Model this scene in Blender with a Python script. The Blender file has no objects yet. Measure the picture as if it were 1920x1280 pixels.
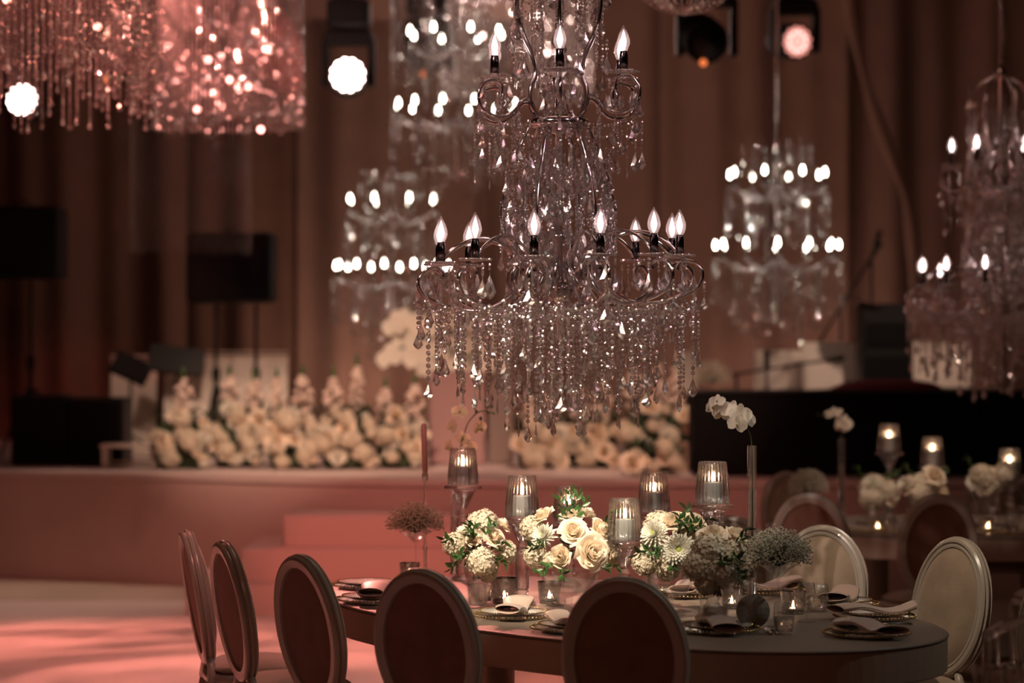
import bpy, math, random
from mathutils import Vector, Matrix
R = random.Random(7)
PI = math.pi
sc = bpy.context.scene
COL = sc.collection

# ------------------------------------------------------------------ camera
F = 4533.33          # focal length in pixels of the 1920 px wide frame (85 mm)
CZ = 1.81            # camera height
cam = bpy.data.objects.new('camera', bpy.data.cameras.new('camera'))
COL.objects.link(cam)
cam.location = (0, 0, CZ)
cam.rotation_euler = (PI / 2, 0, 0)
cam.data.lens = 85
cam.data.sensor_width = 36
cam.data.shift_y = 12 / 1920
cam.data.clip_end = 100
cam.data.dof.use_dof = True
cam.data.dof.focus_distance = 9.7
cam.data.dof.aperture_fstop = 1.4
sc.camera = cam
sc.view_settings.view_transform = 'Standard'
sc.view_settings.look = 'None'
sc.view_settings.exposure = 0.0
sc.view_settings.gamma = 1
try:
    cy = sc.cycles
    cy.use_denoising = True
    cy.max_bounces = 14
    cy.transmission_bounces = 10
    cy.transparent_max_bounces = 24
    cy.glossy_bounces = 4
    cy.diffuse_bounces = 3
    cy.caustics_refractive = False
    cy.caustics_reflective = False
    cy.sample_clamp_indirect = 6
    cy.use_light_tree = True
except Exception:
    pass

# ------------------------------------------------------------------ world and hall lights
w = bpy.data.worlds.new('hall_air'); sc.world = w
w.use_nodes = True
w.node_tree.nodes['Background'].inputs[0].default_value = (0.9, 0.55, 0.42, 1)
w.node_tree.nodes['Background'].inputs[1].default_value = 0.03


def lamp(name, kind, loc, target, energy, color, size=0.2, spot=40, blend=0.6, sy=None, gobo=0):
    d = bpy.data.lights.new(name, kind)
    d.energy = energy; d.color = color
    if kind == 'SPOT':
        d.spot_size = math.radians(spot); d.spot_blend = blend; d.shadow_soft_size = size
    elif kind == 'AREA':
        d.shape = 'RECTANGLE'; d.size = size; d.size_y = sy or size
    else:
        d.shadow_soft_size = size
    o = bpy.data.objects.new(name, d); COL.objects.link(o)
    o.location = loc
    if target is not None:
        o.rotation_euler = (Vector(target) - Vector(loc)).to_track_quat('-Z', 'Y').to_euler()
    if gobo:
        d.use_nodes = True
        nt = d.node_tree; em = nt.nodes['Emission']
        tc = nt.nodes.new('ShaderNodeTexCoord')
        mp = nt.nodes.new('ShaderNodeMapping'); mp.inputs['Scale'].default_value = (1, 1, 0)
        no = nt.nodes.new('ShaderNodeTexNoise'); no.inputs['Scale'].default_value = gobo
        no.inputs['Detail'].default_value = 1.0; no.inputs['Distortion'].default_value = 2.6
        cr = nt.nodes.new('ShaderNodeMapRange')
        cr.inputs[1].default_value = .38; cr.inputs[2].default_value = .62
        cr.inputs[3].default_value = .35; cr.inputs[4].default_value = 1.35
        nt.links.new(tc.outputs['Normal'], mp.inputs[0]); nt.links.new(mp.outputs[0], no.inputs['Vector'])
        nt.links.new(no.outputs['Fac'], cr.inputs[0]); nt.links.new(cr.outputs[0], em.inputs['Strength'])
    return o


WARM = (1.0, .80, .60); PINK = (1.0, .46, .40); RED = (1.0, .16, .13)
# narrow beams from ceiling fixtures onto the flowers of the near table
lamp('pin_spot_flowers', 'SPOT', (-1.8, 5.0, 6.6), (.14, 9.72, 1.04), 5400, (1, .83, .62), .05, 11.5, .9)
lamp('pin_spot_flowers_b', 'SPOT', (1.9, 6.0, 6.8), (.66, 9.6, 1.15), 1150, (1, .86, .70), .05, 11, .8)
lamp('pin_spot_chairs', 'SPOT', (-.6, 6.6, 7.0), (1.95, 10.3, .75), 800, (1, .82, .62), .08, 17, .8)
lamp('rim_spot_right', 'SPOT', (6.0, 9.5, 6.4), (.2, 9.0, .8), 330, (.86, 1, .90), .08, 24, .8)
lamp('chandelier_spot_pink', 'SPOT', (3.6, 5.6, 6.4), (.19, 9.9, 2.1), 420, (1, .56, .68), .05, 17, .7)
lamp('chandelier_fill_warm', 'SPOT', (-3.0, 5.0, 5.6), (.19, 9.9, 2.2), 850, (1, .78, .70), .05, 19, .7)  # unseen fill added to brighten the chandelier crystals
# two unseen overhead panels added as ambient fill, then a carpet wash
lamp('house_wash_high', 'AREA', (0, 11, 7.2), (0, 11.0, 0), 40, (1, .56, .40), 3.0)
lamp('house_wash_entrance', 'AREA', (0, -2, 7.0), (0, 4.0, 1.0), 45, (1, .42, .26), 3.0)
lamp('carpet_wash', 'SPOT', (-3.6, 19.6, 6.6), (-3.6, 17.4, 0), 620, (1, .68, .52), .1, 34, .9)
# pink floor wash on the left, cast by moving heads with a swirl gobo
lamp('dance_floor_wash', 'SPOT', (-2.2, 19.4, 6.2), (-2.8, 12.2, 0), 5600, (1, .29, .23), .06, 46, .5, gobo=5.0)
lamp('dance_floor_wash_b', 'SPOT', (-1.0, 6.0, 7.2), (-2.4, 14.0, 0), 1300, (1, .36, .28), .1, 40, .9)
# stage washes
lamp('stage_front_wash', 'SPOT', (.2, 9.0, 7.2), (.0, 17.8, .6), 1250, (1, .36, .28), .1, 30, 1.0)
lamp('step_red_wash', 'SPOT', (-1.6, 11.0, 7.0), (-1.0, 16.7, .25), 620, (1, .20, .15), .08, 11.5, .6)
lamp('stage_flower_wash', 'SPOT', (-1.4, 11.5, 7.0), (-1.6, 19.6, 1.3), 3600, (1, .66, .48), .1, 20, .8)
lamp('stage_flower_wash_b', 'SPOT', (1.6, 11.5, 7.0), (.9, 19.4, 1.3), 2500, (1, .66, .48), .1, 19, .8)
lamp('stage_band_wash', 'SPOT', (3.4, 12.5, 7.0), (2.9, 21.0, 1.5), 1500, (1, .68, .52), .1, 17, .8)
lamp('curtain_wash', 'AREA', (.9, 21.5, 7.0), (.9, 25.2, 2.0), 7, (1, .40, .25), 3.4, sy=.4)
lamp('curtain_uplight', 'AREA', (2.6, 24.2, .95), (2.6, 25.4, 3.0), 11, (1, .62, .50), 3.0, sy=.2)
lamp('curtain_uplight_b', 'AREA', (-1.5, 24.2, .95), (-1.5, 25.3, 3.4), 15, (1, .62, .48), .8, sy=.2)
lamp('band_wash_left', 'SPOT', (-4.6, 13.5, 7.0), (-3.0, 21.5, 1.5), 620, (1, .68, .50), .1, 13, .8)  # unseen fill added to brighten the left music boards
lamp('chandelier_pin_right', 'SPOT', (6.5, 18.4, 7.0), (2.1, 19.3, 2.5), 420, (1, .80, .66), .05, 16, .8)  # this and the next two: unseen fills added so far crystals glint
lamp('chandelier_pin_left', 'SPOT', (-6.0, 19.5, 7.2), (-1.04, 21.0, 2.4), 420, (1, .76, .62), .05, 14, .8)
lamp('chandelier_pin_high', 'SPOT', (-5.0, 17.0, 5.5), (-.6, 20.6, 3.9), 420, (1, .70, .60), .05, 17, .8)
lamp('red_beam_crystal', 'SPOT', (-.9, 16.0, 5.0), (-1.85, 18.4, 3.9), 1000, RED, .04, 15, .9)
lamp('second_table_spot', 'SPOT', (2.4, 9.5, 6.8), (2.5, 14.3, 1.1), 1000, (1, .74, .56), .05, 14, .8)


# ------------------------------------------------------------------ materials
MATS = {}


def nodes(name):
    m = bpy.data.materials.new(name); m.use_nodes = True
    return m, m.node_tree, m.node_tree.nodes, m.node_tree.links


def pbr(name, col, rough=.5, metal=0, noise=0, nscale=20, bump=0, bscale=60, sss=0, sheen=0, coat=0, spec=.5, trans=0):
    m, nt, n, l = nodes(name)
    b = n['Principled BSDF']
    b.inputs['Base Color'].default_value = (*col, 1)
    b.inputs['Roughness'].default_value = rough
    b.inputs['Metallic'].default_value = metal
    b.inputs['Specular IOR Level'].default_value = spec
    if sheen: b.inputs['Sheen Weight'].default_value = sheen
    if coat: b.inputs['Coat Weight'].default_value = coat
    if sss:
        b.inputs['Subsurface Weight'].default_value = sss
        b.inputs['Subsurface Radius'].default_value = (.02, .012, .008)
        b.inputs['Subsurface Scale'].default_value = .5
    tc = n.new('ShaderNodeTexCoord')
    if noise:
        t = n.new('ShaderNodeTexNoise'); t.inputs['Scale'].default_value = nscale; t.inputs['Detail'].default_value = 4
        r = n.new('ShaderNodeValToRGB')
        r.color_ramp.elements[0].position = .3; r.color_ramp.elements[1].position = .7
        r.color_ramp.elements[0].color = (*[c * (1 - noise) for c in col], 1)
        r.color_ramp.elements[1].color = (*[min(1, c * (1 + noise * .5)) for c in col], 1)
        l.new(tc.outputs['Object'], t.inputs['Vector']); l.new(t.outputs['Fac'], r.inputs[0])
        l.new(r.outputs[0], b.inputs['Base Color'])
    if bump:
        t = n.new('ShaderNodeTexNoise'); t.inputs['Scale'].default_value = bscale; t.inputs['Detail'].default_value = 3
        u = n.new('ShaderNodeBump'); u.inputs['Strength'].default_value = bump; u.inputs['Distance'].default_value = .01
        l.new(tc.outputs['Object'], t.inputs['Vector']); l.new(t.outputs['Fac'], u.inputs['Height'])
        l.new(u.outputs[0], b.inputs['Normal'])
    MATS[name] = m
    return m


def glassy(name, col=(1, 1, 1), clear=.4, rough=0.0, ior=1.5, gloss=.0, grough=.1, gcol=(1, 1, 1)):
    """refractive glass mixed with straight-through transmission (thin walls) and some gloss"""
    m, nt, n, l = nodes(name)
    n.remove(n['Principled BSDF'])
    out = n['Material Output']
    g = n.new('ShaderNodeBsdfGlass'); g.inputs['Color'].default_value = (*col, 1)
    g.inputs['Roughness'].default_value = rough; g.inputs['IOR'].default_value = ior
    t = n.new('ShaderNodeBsdfTransparent'); t.inputs[0].default_value = (*col, 1)
    mx = n.new('ShaderNodeMixShader'); mx.inputs[0].default_value = clear
    l.new(g.outputs[0], mx.inputs[1]); l.new(t.outputs[0], mx.inputs[2])
    last = mx
    if gloss:
        gl = n.new('ShaderNodeBsdfGlossy'); gl.inputs['Roughness'].default_value = grough
        gl.inputs['Color'].default_value = (*gcol, 1)
        m2 = n.new('ShaderNodeMixShader'); m2.inputs[0].default_value = gloss
        l.new(mx.outputs[0], m2.inputs[1]); l.new(gl.outputs[0], m2.inputs[2]); last = m2
    l.new(last.outputs[0], out.inputs['Surface'])
    MATS[name] = m
    return m


def thin(name, col=(1, 1, 1), fr=1.5, rough=.03, gloss=.08, dif=0, dcol=(1, 1, 1)):
    """thin sheet glass / far crystal: transparent + glossy (+ a little scatter)"""
    m, nt, n, l = nodes(name)
    n.remove(n['Principled BSDF'])
    out = n['Material Output']
    t = n.new('ShaderNodeBsdfTransparent'); t.inputs[0].default_value = (*col, 1)
    gl = n.new('ShaderNodeBsdfGlossy'); gl.inputs['Roughness'].default_value = rough
    lw = n.new('ShaderNodeLayerWeight'); lw.inputs['Blend'].default_value = .5
    fn = n.new('ShaderNodeMath'); fn.operation = 'POWER'; fn.inputs[1].default_value = 3.2
    l.new(lw.outputs['Facing'], fn.inputs[0])
    ad = n.new('ShaderNodeMath'); ad.operation = 'MULTIPLY_ADD'; ad.use_clamp = True
    ad.inputs[1].default_value = .62; ad.inputs[2].default_value = gloss + .03
    l.new(fn.outputs[0], ad.inputs[0])
    mx = n.new('ShaderNodeMixShader')
    l.new(ad.outputs[0], mx.inputs[0]); l.new(t.outputs[0], mx.inputs[1]); l.new(gl.outputs[0], mx.inputs[2])
    last = mx
    if dif:
        d = n.new('ShaderNodeBsdfDiffuse'); d.inputs[0].default_value = (*dcol, 1)
        tr = n.new('ShaderNodeBsdfTranslucent'); tr.inputs[0].default_value = (*dcol, 1)
        a2 = n.new('ShaderNodeMixShader'); a2.inputs[0].default_value = .5
        l.new(d.outputs[0], a2.inputs[1]); l.new(tr.outputs[0], a2.inputs[2])
        m3 = n.new('ShaderNodeMixShader'); m3.inputs[0].default_value = dif
        l.new(last.outputs[0], m3.inputs[1]); l.new(a2.outputs[0], m3.inputs[2]); last = m3
    l.new(last.outputs[0], out.inputs['Surface'])
    MATS[name] = m
    return m


def glow(name, col, s):
    m, nt, n, l = nodes(name)
    n.remove(n['Principled BSDF'])
    e = n.new('ShaderNodeEmission'); e.inputs[0].default_value = (*col, 1); e.inputs[1].default_value = s
    l.new(e.outputs[0], n['Material Output'].inputs['Surface'])
    MATS[name] = m
    return m


def petal_mat(name, base, tip, trans=.35):
    m, nt, n, l = nodes(name)
    b = n['Principled BSDF']; b.inputs['Roughness'].default_value = .55
    b.inputs['Specular IOR Level'].default_value = .25
    tc = n.new('ShaderNodeTexCoord'); t = n.new('ShaderNodeTexNoise'); t.inputs['Scale'].default_value = 30
    r = n.new('ShaderNodeValToRGB')
    r.color_ramp.elements[0].color = (*base, 1); r.color_ramp.elements[1].color = (*tip, 1)
    r.color_ramp.elements[0].position = .35; r.color_ramp.elements[1].position = .65
    l.new(tc.outputs['Object'], t.inputs['Vector']); l.new(t.outputs['Fac'], r.inputs[0])
    l.new(r.outputs[0], b.inputs['Base Color'])
    tr = n.new('ShaderNodeBsdfTranslucent'); l.new(r.outputs[0], tr.inputs[0])
    mx = n.new('ShaderNodeMixShader'); mx.inputs[0].default_value = trans
    l.new(b.outputs[0], mx.inputs[1]); l.new(tr.outputs[0], mx.inputs[2])
    l.new(mx.outputs[0], n['Material Output'].inputs['Surface'])
    MATS[name] = m
    return m


chrome = pbr('chrome', (.80, .74, .75), .13, 1)
darkchrome = pbr('dark_chrome', (.10, .085, .09), .16, 1)
crystal = glassy('crystal', (.985, .975, .97), .28, 0, 1.55, .26, .22, (1, .94, .91))
farcrystal = thin('far_crystal', (.97, .95, .95), 1.5, .10, .36, .05, (.95, .85, .8))
drumcrystal = thin('strand_crystal', (.95, .93, .93), 1.5, .11, .40, .10, (.95, .88, .86))
faintcrystal = thin('faint_crystal', (.97, .95, .95), 1.5, .25, .06, .05, (.8, .6, .5))
bulbglass = thin('bulb_glass', (1, .97, .97), 1.45, .03, .12, .12, (1, .9, .9))
filament = glow('filament_light', (1, .74, .70), 13)
farfil = glow('warm_filament_light', (1, .90, .74), 26)
clearglass = thin('clear_glass', (.985, .985, .985), 1.42, .04, .05)
ribglass = glassy('ribbed_glass', (.985, .98, .98), .57, 0, 1.46, .07, .12)
cutglass = glassy('cut_glass', (.98, .96, .95), .40, 0, 1.5, .18, .25, (1, .92, .86))
acrylic = glassy('acrylic', (.93, .91, .90), .45, 0.02, 1.48, .04, .08)
water = glassy('water', (.98, .98, .98), .45, 0, 1.33)
wax = pbr('white_wax', (.96, .94, .88), .5, sss=.2)
pinkwax = pbr('pink_wax', (.50, .24, .22), .5)
flame = glow('flame', (1, .62, .34), 60)
wick = pbr('wick', (.03, .02, .02), .8)
paint = pbr('champagne_paint', (.42, .37, .31), .28, coat=.3, noise=.06, nscale=9)
velvet = pbr('beige_velvet', (.36, .27, .19), .85, noise=.22, nscale=7, bump=.12, bscale=90, sheen=.35)
backcloth = pbr('brown_velvet_back', (.24, .12, .08), .9, noise=.15, nscale=9, sheen=.2)
apronm = pbr('lit_apron_linen', (.38, .27, .205), .6, noise=.05, nscale=14)  # copy of the table linen; missing light put into its lighter colour
linen = pbr('table_linen', (.21, .155, .12), .5, noise=.05, nscale=14, bump=.05, bscale=200)
napkinm = pbr('blush_satin', (.54, .385, .32), .42, sheen=.4, noise=.06)
goldm = pbr('gold', (.55, .38, .17), .22, 1)
silver = pbr('silver', (.62, .58, .54), .2, 1)
china = pbr('china', (.74, .68, .64), .2, coat=.5)
leafm = pbr('leaf_green', (.045, .11, .025), .38, noise=.35, nscale=15)
darkleaf = pbr('dark_leaf', (.03, .06, .02), .5, noise=.3)
stemm = pbr('stem_green', (.05, .07, .02), .5)
rosem = petal_mat('cream_rose_petal', (.96, .81, .63), (.98, .89, .76))
mumm = petal_mat('white_mum_petal', (.78, .74, .62), (.88, .85, .76), .25)
hydm = petal_mat('ivory_floret', (.70, .61, .47), (.80, .72, .58), .3)
mumc = pbr('mum_centre', (.42, .50, .10), .7, bump=.5, bscale=200)
orchm = petal_mat('orchid_petal', (.86, .80, .66), (.95, .90, .82), .4)
orchy = petal_mat('yellow_orchid_petal', (.58, .52, .30), (.80, .76, .56), .3)
gypm = pbr('baby_breath_blossom', (.52, .48, .38), .8)
blushm = petal_mat('blush_blossom', (.80, .62, .52), (.95, .84, .74), .3)
black = pbr('black_fabric', (.006, .005, .005), .9, spec=.1)
blackp = pbr('black_plastic', (.008, .007, .007), .55, spec=.25)
grille = pbr('speaker_grille', (.005, .005, .005), .7, bump=.4, bscale=400, spec=.15)
whitep = pbr('white_panel', (.74, .64, .55), .5, noise=.03)
redv = pbr('red_velvet', (.16, .01, .02), .9)
stagem = pbr('stage_fascia', (.60, .42, .38), .55, noise=.02)
stagetop = pbr('stage_top', (.70, .56, .52), .4)
floorm = pbr('carpet_floor', (.46, .36, .29), .8, noise=.12, nscale=2)
dancem = pbr('glossy_dance_floor', (.72, .62, .58), .34, noise=.05, nscale=1.2)
pinkplinth = pbr('pink_plinth', (.30, .17, .16), .6)
tanplinth = pbr('tan_plinth', (.20, .14, .12), .6)
ceilm = pbr('ceiling_dark', (.10, .07, .055), .9)
wallm = pbr('wall_dark', (.12, .08, .06), .9)
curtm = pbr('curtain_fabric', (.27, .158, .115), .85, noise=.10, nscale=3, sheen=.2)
shadecurtm = pbr('dark_curtain_fabric', (.18, .095, .065), .9, noise=.10, nscale=3)  # curtain fabric copy with the dim left side's shade put into the colour
greyst = pbr('grey_glitter', (.34, .30, .25), .6, noise=.4, nscale=60)
lensm = glow('led_lens_lit', (1, .66, .60), 26)
lensp = glow('led_lens_pink', (1, .34, .27), 1.15)
lensb = glow('led_lens_body', (1, .50, .44), 14)
lensw = glow('led_gap_white', (1, .80, .72), 1.5)
orangel = glow('orange_indicator', (.9, .20, .06), 1.2)


# ------------------------------------------------------------------ mesh helpers
class MB:
    def __init__(s): s.v = []; s.f = []; s.sm = []

    def add(s, vs, fs, smooth=False, mat=None):
        o = len(s.v)
        if mat is not None: vs = [mat @ Vector(v) for v in vs]
        s.v += [tuple(v) for v in vs]
        s.f += [tuple(i + o for i in f) for f in fs]
        s.sm += [smooth] * len(fs)
        return s

    def box(s, c, d, rz=0, mat=None):
        x, y, z = (q / 2 for q in d)
        M = Matrix.Translation(c) @ Matrix.Rotation(rz, 4, 'Z')
        if mat is not None: M = mat @ M
        vs = [(i * x, j * y, k * z) for i in (-1, 1) for j in (-1, 1) for k in (-1, 1)]
        return s.add(vs, [(0, 1, 3, 2), (4, 6, 7, 5), (0, 4, 5, 1), (2, 3, 7, 6), (0, 2, 6, 4), (1, 5, 7, 3)], False, M)

    def rbox(s, c, d, b=.01, rz=0, mat=None):
        """box with chamfered edges"""
        x, y, z = (q / 2 for q in d)
        M = Matrix.Translation(c) @ Matrix.Rotation(rz, 4, 'Z')
        if mat is not None: M = mat @ M
        bmv = []
        rings = [(x - b, y - b, -z), (x, y, -z + b), (x, y, z - b), (x - b, y - b, z)]
        for (a, e, h) in rings:
            q = b
            bmv += [(a, -e + q, h), (a, e - q, h), (a - q, e, h), (-a + q, e, h), (-a, e - q, h), (-a, -e + q, h), (-a + q, -e, h), (a - q, -e, h)]
        fs = []
        for r in range(3):
            for i in range(8):
                j = (i + 1) % 8
                fs.append((r * 8 + i, r * 8 + j, r * 8 + 8 + j, r * 8 + 8 + i))
        fs.append(tuple(range(7, -1, -1))); fs.append(tuple(range(24, 32)))
        return s.add(bmv, fs, False, M)

    def lathe(s, prof, n=24, c=(0, 0, 0), smooth=True, rib=None, mat=None, closed=False):
        vs = []; m = len(prof)
        for k, (r, z) in enumerate(prof):
            for i in range(n):
                a = 2 * PI * i / n
                q = r * (1 + (rib(k, i) if rib else 0))
                vs.append((q * math.cos(a), q * math.sin(a), z))
        fs = []
        for k in range(m - 1 + (1 if closed else 0)):
            k2 = (k + 1) % m
            for i in range(n):
                j = (i + 1) % n
                fs.append((k * n + i, k * n + j, k2 * n + j, k2 * n + i))
        if not closed:
            if prof[0][0] > 1e-6: fs.append(tuple(range(n - 1, -1, -1)))
            if prof[-1][0] > 1e-6: fs.append(tuple(range((m - 1) * n, m * n)))
        M = Matrix.Translation(c)
        if mat is not None: M = mat @ M
        return s.add(vs, fs, smooth, M)

    def tube(s, pts, r, n=8, closed=False, smooth=True, mat=None, prof=None):
        P = [Vector(p) for p in pts]; m = len(P)
        rr = r if isinstance(r, (list, tuple)) else [r] * m
        vs = []; up = None
        for i in range(m):
            a = P[(i - 1) % m] if (closed or i) else P[0]
            b = P[(i + 1) % m] if (closed or i < m - 1) else P[-1]
            t = (b - a)
            if t.length < 1e-9: t = Vector((0, 0, 1))
            t.normalize()
            if up is None:
                up = Vector((0, 0, 1)) if abs(t.z) < .9 else Vector((1, 0, 0))
            u = (up - t * up.dot(t))
            if u.length < 1e-6: u = t.orthogonal()
            u.normalize(); up = u; v = t.cross(u)
            if prof:
                for (pa, pb) in prof: vs.append(P[i] + u * pb + v * pa)
            else:
                for k in range(n):
                    q = 2 * PI * k / n
                    vs.append(P[i] + (u * math.cos(q) + v * math.sin(q)) * rr[i])
        if prof: n = len(prof)
        fs = []
        for i in range(m if closed else m - 1):
            i2 = (i + 1) % m
            for k in range(n):
                j = (k + 1) % n
                fs.append((i * n + k, i * n + j, i2 * n + j, i2 * n + k))
        if not closed:
            fs.append(tuple(range(n - 1, -1, -1))); fs.append(tuple(range((m - 1) * n, m * n)))
        return s.add(vs, fs, smooth, mat)

    def ball(s, c, r, n=8, m=5, sq=(1, 1, 1), smooth=True, mat=None):
        pr = [(0.0001 + math.sin(PI * k / m), -math.cos(PI * k / m)) for k in range(m + 1)]
        M = Matrix.Translation(c) @ Matrix.Diagonal((r * sq[0], r * sq[1], r * sq[2], 1))
        if mat is not None: M = mat @ M
        return s.lathe(pr, n, (0, 0, 0), smooth, mat=M)

    def build(s, name, mat, parent=None, loc=None, kind=None):
        me = bpy.data.meshes.new(name)
        me.from_pydata(s.v, [], s.f); 
        me.polygons.foreach_set('use_smooth', s.sm)
        me.materials.append(mat); me.update()
        o = bpy.data.objects.new(name, me); COL.objects.link(o)
        if parent is not None: o.parent = parent
        if loc is not None: o.location = loc
        if kind: o['kind'] = kind
        return o


def thing(name, label, cat, loc=(0, 0, 0), rz=0, group=None):
    o = bpy.data.objects.new(name, None); COL.objects.link(o)
    o.empty_display_size = .1
    o.location = loc; o.rotation_euler = (0, 0, rz)
    o['label'] = label; o['category'] = cat
    if group: o['group'] = group
    return o


def tag(o, label, cat, group=None):
    o['label'] = label; o['category'] = cat
    if group: o['group'] = group
    return o


def dup(root, loc, rz=None, label=None, group=None):
    def cp(o, par):
        c = o.copy(); COL.objects.link(c)
        if par is not None: c.parent = par
        for ch in kids.get(o.name, []): cp(ch, c)
        return c
    kids = {}
    def walk(o):
        kids[o.name] = list(o.children)
        for ch in kids[o.name]: walk(ch)
    walk(root)
    r = cp(root, None); r.location = loc
    if rz is not None: r.rotation_euler = (0, 0, rz)
    if label: r['label'] = label
    if group: r['group'] = group
    return r


def smooth_curve(pts, k=6):
    """Catmull-Rom through pts"""
    P = [Vector(p) for p in pts]; out = []
    for i in range(len(P) - 1):
        p0 = P[max(i - 1, 0)]; p1 = P[i]; p2 = P[i + 1]; p3 = P[min(i + 2, len(P) - 1)]
        for j in range(k):
            t = j / k
            out.append(.5 * ((2 * p1) + (-p0 + p2) * t + (2 * p0 - 5 * p1 + 4 * p2 - p3) * t * t + (-p0 + 3 * p1 - 3 * p2 + p3) * t ** 3))
    out.append(P[-1])
    return out


def struct(o): o['kind'] = 'structure'; return o


def at(x, y, Y):
    """point at distance Y seen at photo pixel (x, y)"""
    s = F / Y
    return Vector(((x - 960) / s, Y, CZ - (y - 652) / s))


# ------------------------------------------------------------------ the hall
struct(MB().box((0, 11, -.05), (22, 34, .1)).build('floor', floorm))
struct(MB().box((0, 11, 7.65), (22, 34, .1)).build('ceiling', ceilm))
struct(MB().box((0, 27.5, 3.8), (22, .2, 7.6)).build('wall_back', wallm))
struct(MB().box((-10.9, 11, 3.8), (.2, 34, 7.6)).build('wall_left', wallm))
struct(MB().box((10.9, 11, 3.8), (.2, 34, 7.6)).build('wall_right', wallm))
struct(MB().box((0, -5.9, 3.8), (22, .2, 7.6)).build('wall_front', wallm))
tag(MB().box((-3.6, 10.2, .006), (6.6, 14.0, .012)).build('dance_floor', dancem),
    'glossy pale dance floor washed in pink light left of the table', 'dance floor')

# stage: curved front, with steps
SX = [(-9.5, 20.6), (-6.5, 19.8), (-4.0, 19.0), (-2.6, 18.5), (-1.6, 18.0), (-.9, 17.75), (0, 17.6), (1.2, 17.6), (2.5, 17.65), (4.5, 17.9), (9.5, 19.2)]
SC = smooth_curve([(x, y, 0) for x, y in SX], 5)
mb = MB(); vs = []; n = len(SC)
for p in SC: vs += [(p.x, p.y, 0), (p.x, p.y, .84), (p.x, 26.6, .84), (p.x, 26.6, 0)]
fs = []
for i in range(n - 1):
    for k in range(4):
        fs.append((i * 4 + k, i * 4 + 4 + k, i * 4 + 4 + (k + 1) % 4, i * 4 + (k + 1) % 4))
mb.add(vs, fs[0::4] and [f for q, f in enumerate(fs) if q % 4 in (0, 2, 3)])
stage = thing('stage', 'low pink-lit stage with curved fascia behind the tables', 'stage', (0, 18, 0))
o = mb.build('fascia', stagem, stage); o.location = (0, -18, 0)
mb = MB()
mb.add(vs_top := [(p.x, p.y - .02, .845) for p in SC] + [(p.x, 26.6, .845) for p in SC],
       [(i, i + 1, n + i + 1, n + i) for i in range(n - 1)])
mb.add([(p.x, p.y - .02, .845) for p in SC] + [(p.x, p.y - .02, .80) for p in SC],
       [(i, n + i, n + i + 1, i + 1) for i in range(n - 1)])
o = mb.build('deck', stagetop, stage); o.location = (0, -18, 0)
steps = thing('stage_steps', 'three wide pink-lit steps leading up to the stage', 'steps', (-1.0, 16.8, 0))
def edge_y(x):
    for p, q in zip(SC, SC[1:]):
        if p.x <= x <= q.x: return p.y + (q.y - p.y) * (x - p.x) / (q.x - p.x)
    return 18.0


for (x0, x1, y0, z) in ((-1.60, -.34, 17.0, .63), (-1.86, -.02, 16.67, .42), (-2.20, .34, 16.3, .21)):
    yb = {.63: None, .42: 16.995, .21: 16.665}[z]
    K = 14; P = [(x1, y0), (x0, y0)] + [(x0 + (x1 - x0) * k / K, (edge_y(x0 + (x1 - x0) * k / K) - .03)) for k in range(K + 1)]
    if z != .63:
        ux0, ux1 = {.42: (-1.60, -.34), .21: (-1.86, -.02)}[z]
        P = [(x1, y0), (x0, y0)] + [(x0 + (ux0 - .01 - x0) * k / 3, edge_y(x0 + (ux0 - .01 - x0) * k / 3) - .03) for k in range(4)] + \
            [(ux0 - .01, yb), (ux1 + .01, yb)] + [(ux1 + .01 + (x1 - ux1 - .01) * k / 3, edge_y(ux1 + .01 + (x1 - ux1 - .01) * k / 3) - .03) for k in range(4)]
    n2 = len(P)
    m2 = MB().add([(x + 1.0, y - 16.8, 0) for x, y in P] + [(x + 1.0, y - 16.8, z) for x, y in P],
                  [tuple(range(n2)), tuple(range(2 * n2 - 1, n2 - 1, -1))] + [(i, n2 + i, n2 + (i + 1) % n2, (i + 1) % n2) for i in range(n2)])
    m2.build('step', stagem, steps)

# curtains
def curtain(x0, x1, Y, z0, z1, mat, label, seed, name='curtain', amp=.09, freq=5.5, group=None):
    rr = random.Random(seed)
    ph = [rr.uniform(0, 6) for _ in range(4)]
    N = int((x1 - x0) * 46); K = 8
    vs = []
    for k in range(K + 1):
        z = z0 + (z1 - z0) * k / K
        for i in range(N + 1):
            x = x0 + (x1 - x0) * i / N
            u = x * freq
            y = Y + amp * (math.sin(u + ph[0] + .5 * math.sin(u * .37 + ph[1])) + .5 * math.sin(u * 2.3 + ph[2] + .1 * z)) * (1 - .25 * k / K)
            vs.append((x, y, z))
    fs = [(k * (N + 1) + i, k * (N + 1) + i + 1, (k + 1) * (N + 1) + i + 1, (k + 1) * (N + 1) + i) for k in range(K) for i in range(N)]
    m = MB().add(vs, fs, True)
    return tag(m.build(name, mat), label, 'curtain', group)


curtain(-7.4, -5.2, 25.4, .85, 7.55, shadecurtm, 'dark brown drape at far left edge behind the stage speaker', 1)
curtain(-5.25, -3.4, 25.3, .85, 7.55, shadecurtm, 'dark brown drape behind the black stage boxes', 2)
curtain(-3.45, -2.2, 25.4, .85, 7.55, shadecurtm, 'dark brown drape behind the second speaker', 3)
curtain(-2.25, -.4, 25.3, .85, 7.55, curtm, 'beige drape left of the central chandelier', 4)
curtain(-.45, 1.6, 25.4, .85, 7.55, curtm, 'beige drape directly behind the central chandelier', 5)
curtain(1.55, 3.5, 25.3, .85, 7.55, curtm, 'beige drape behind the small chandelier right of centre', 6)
curtain(3.45, 7.4, 25.4, .85, 7.55, curtm, 'beige drape behind the sparkling chandelier at right edge', 7)
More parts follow.
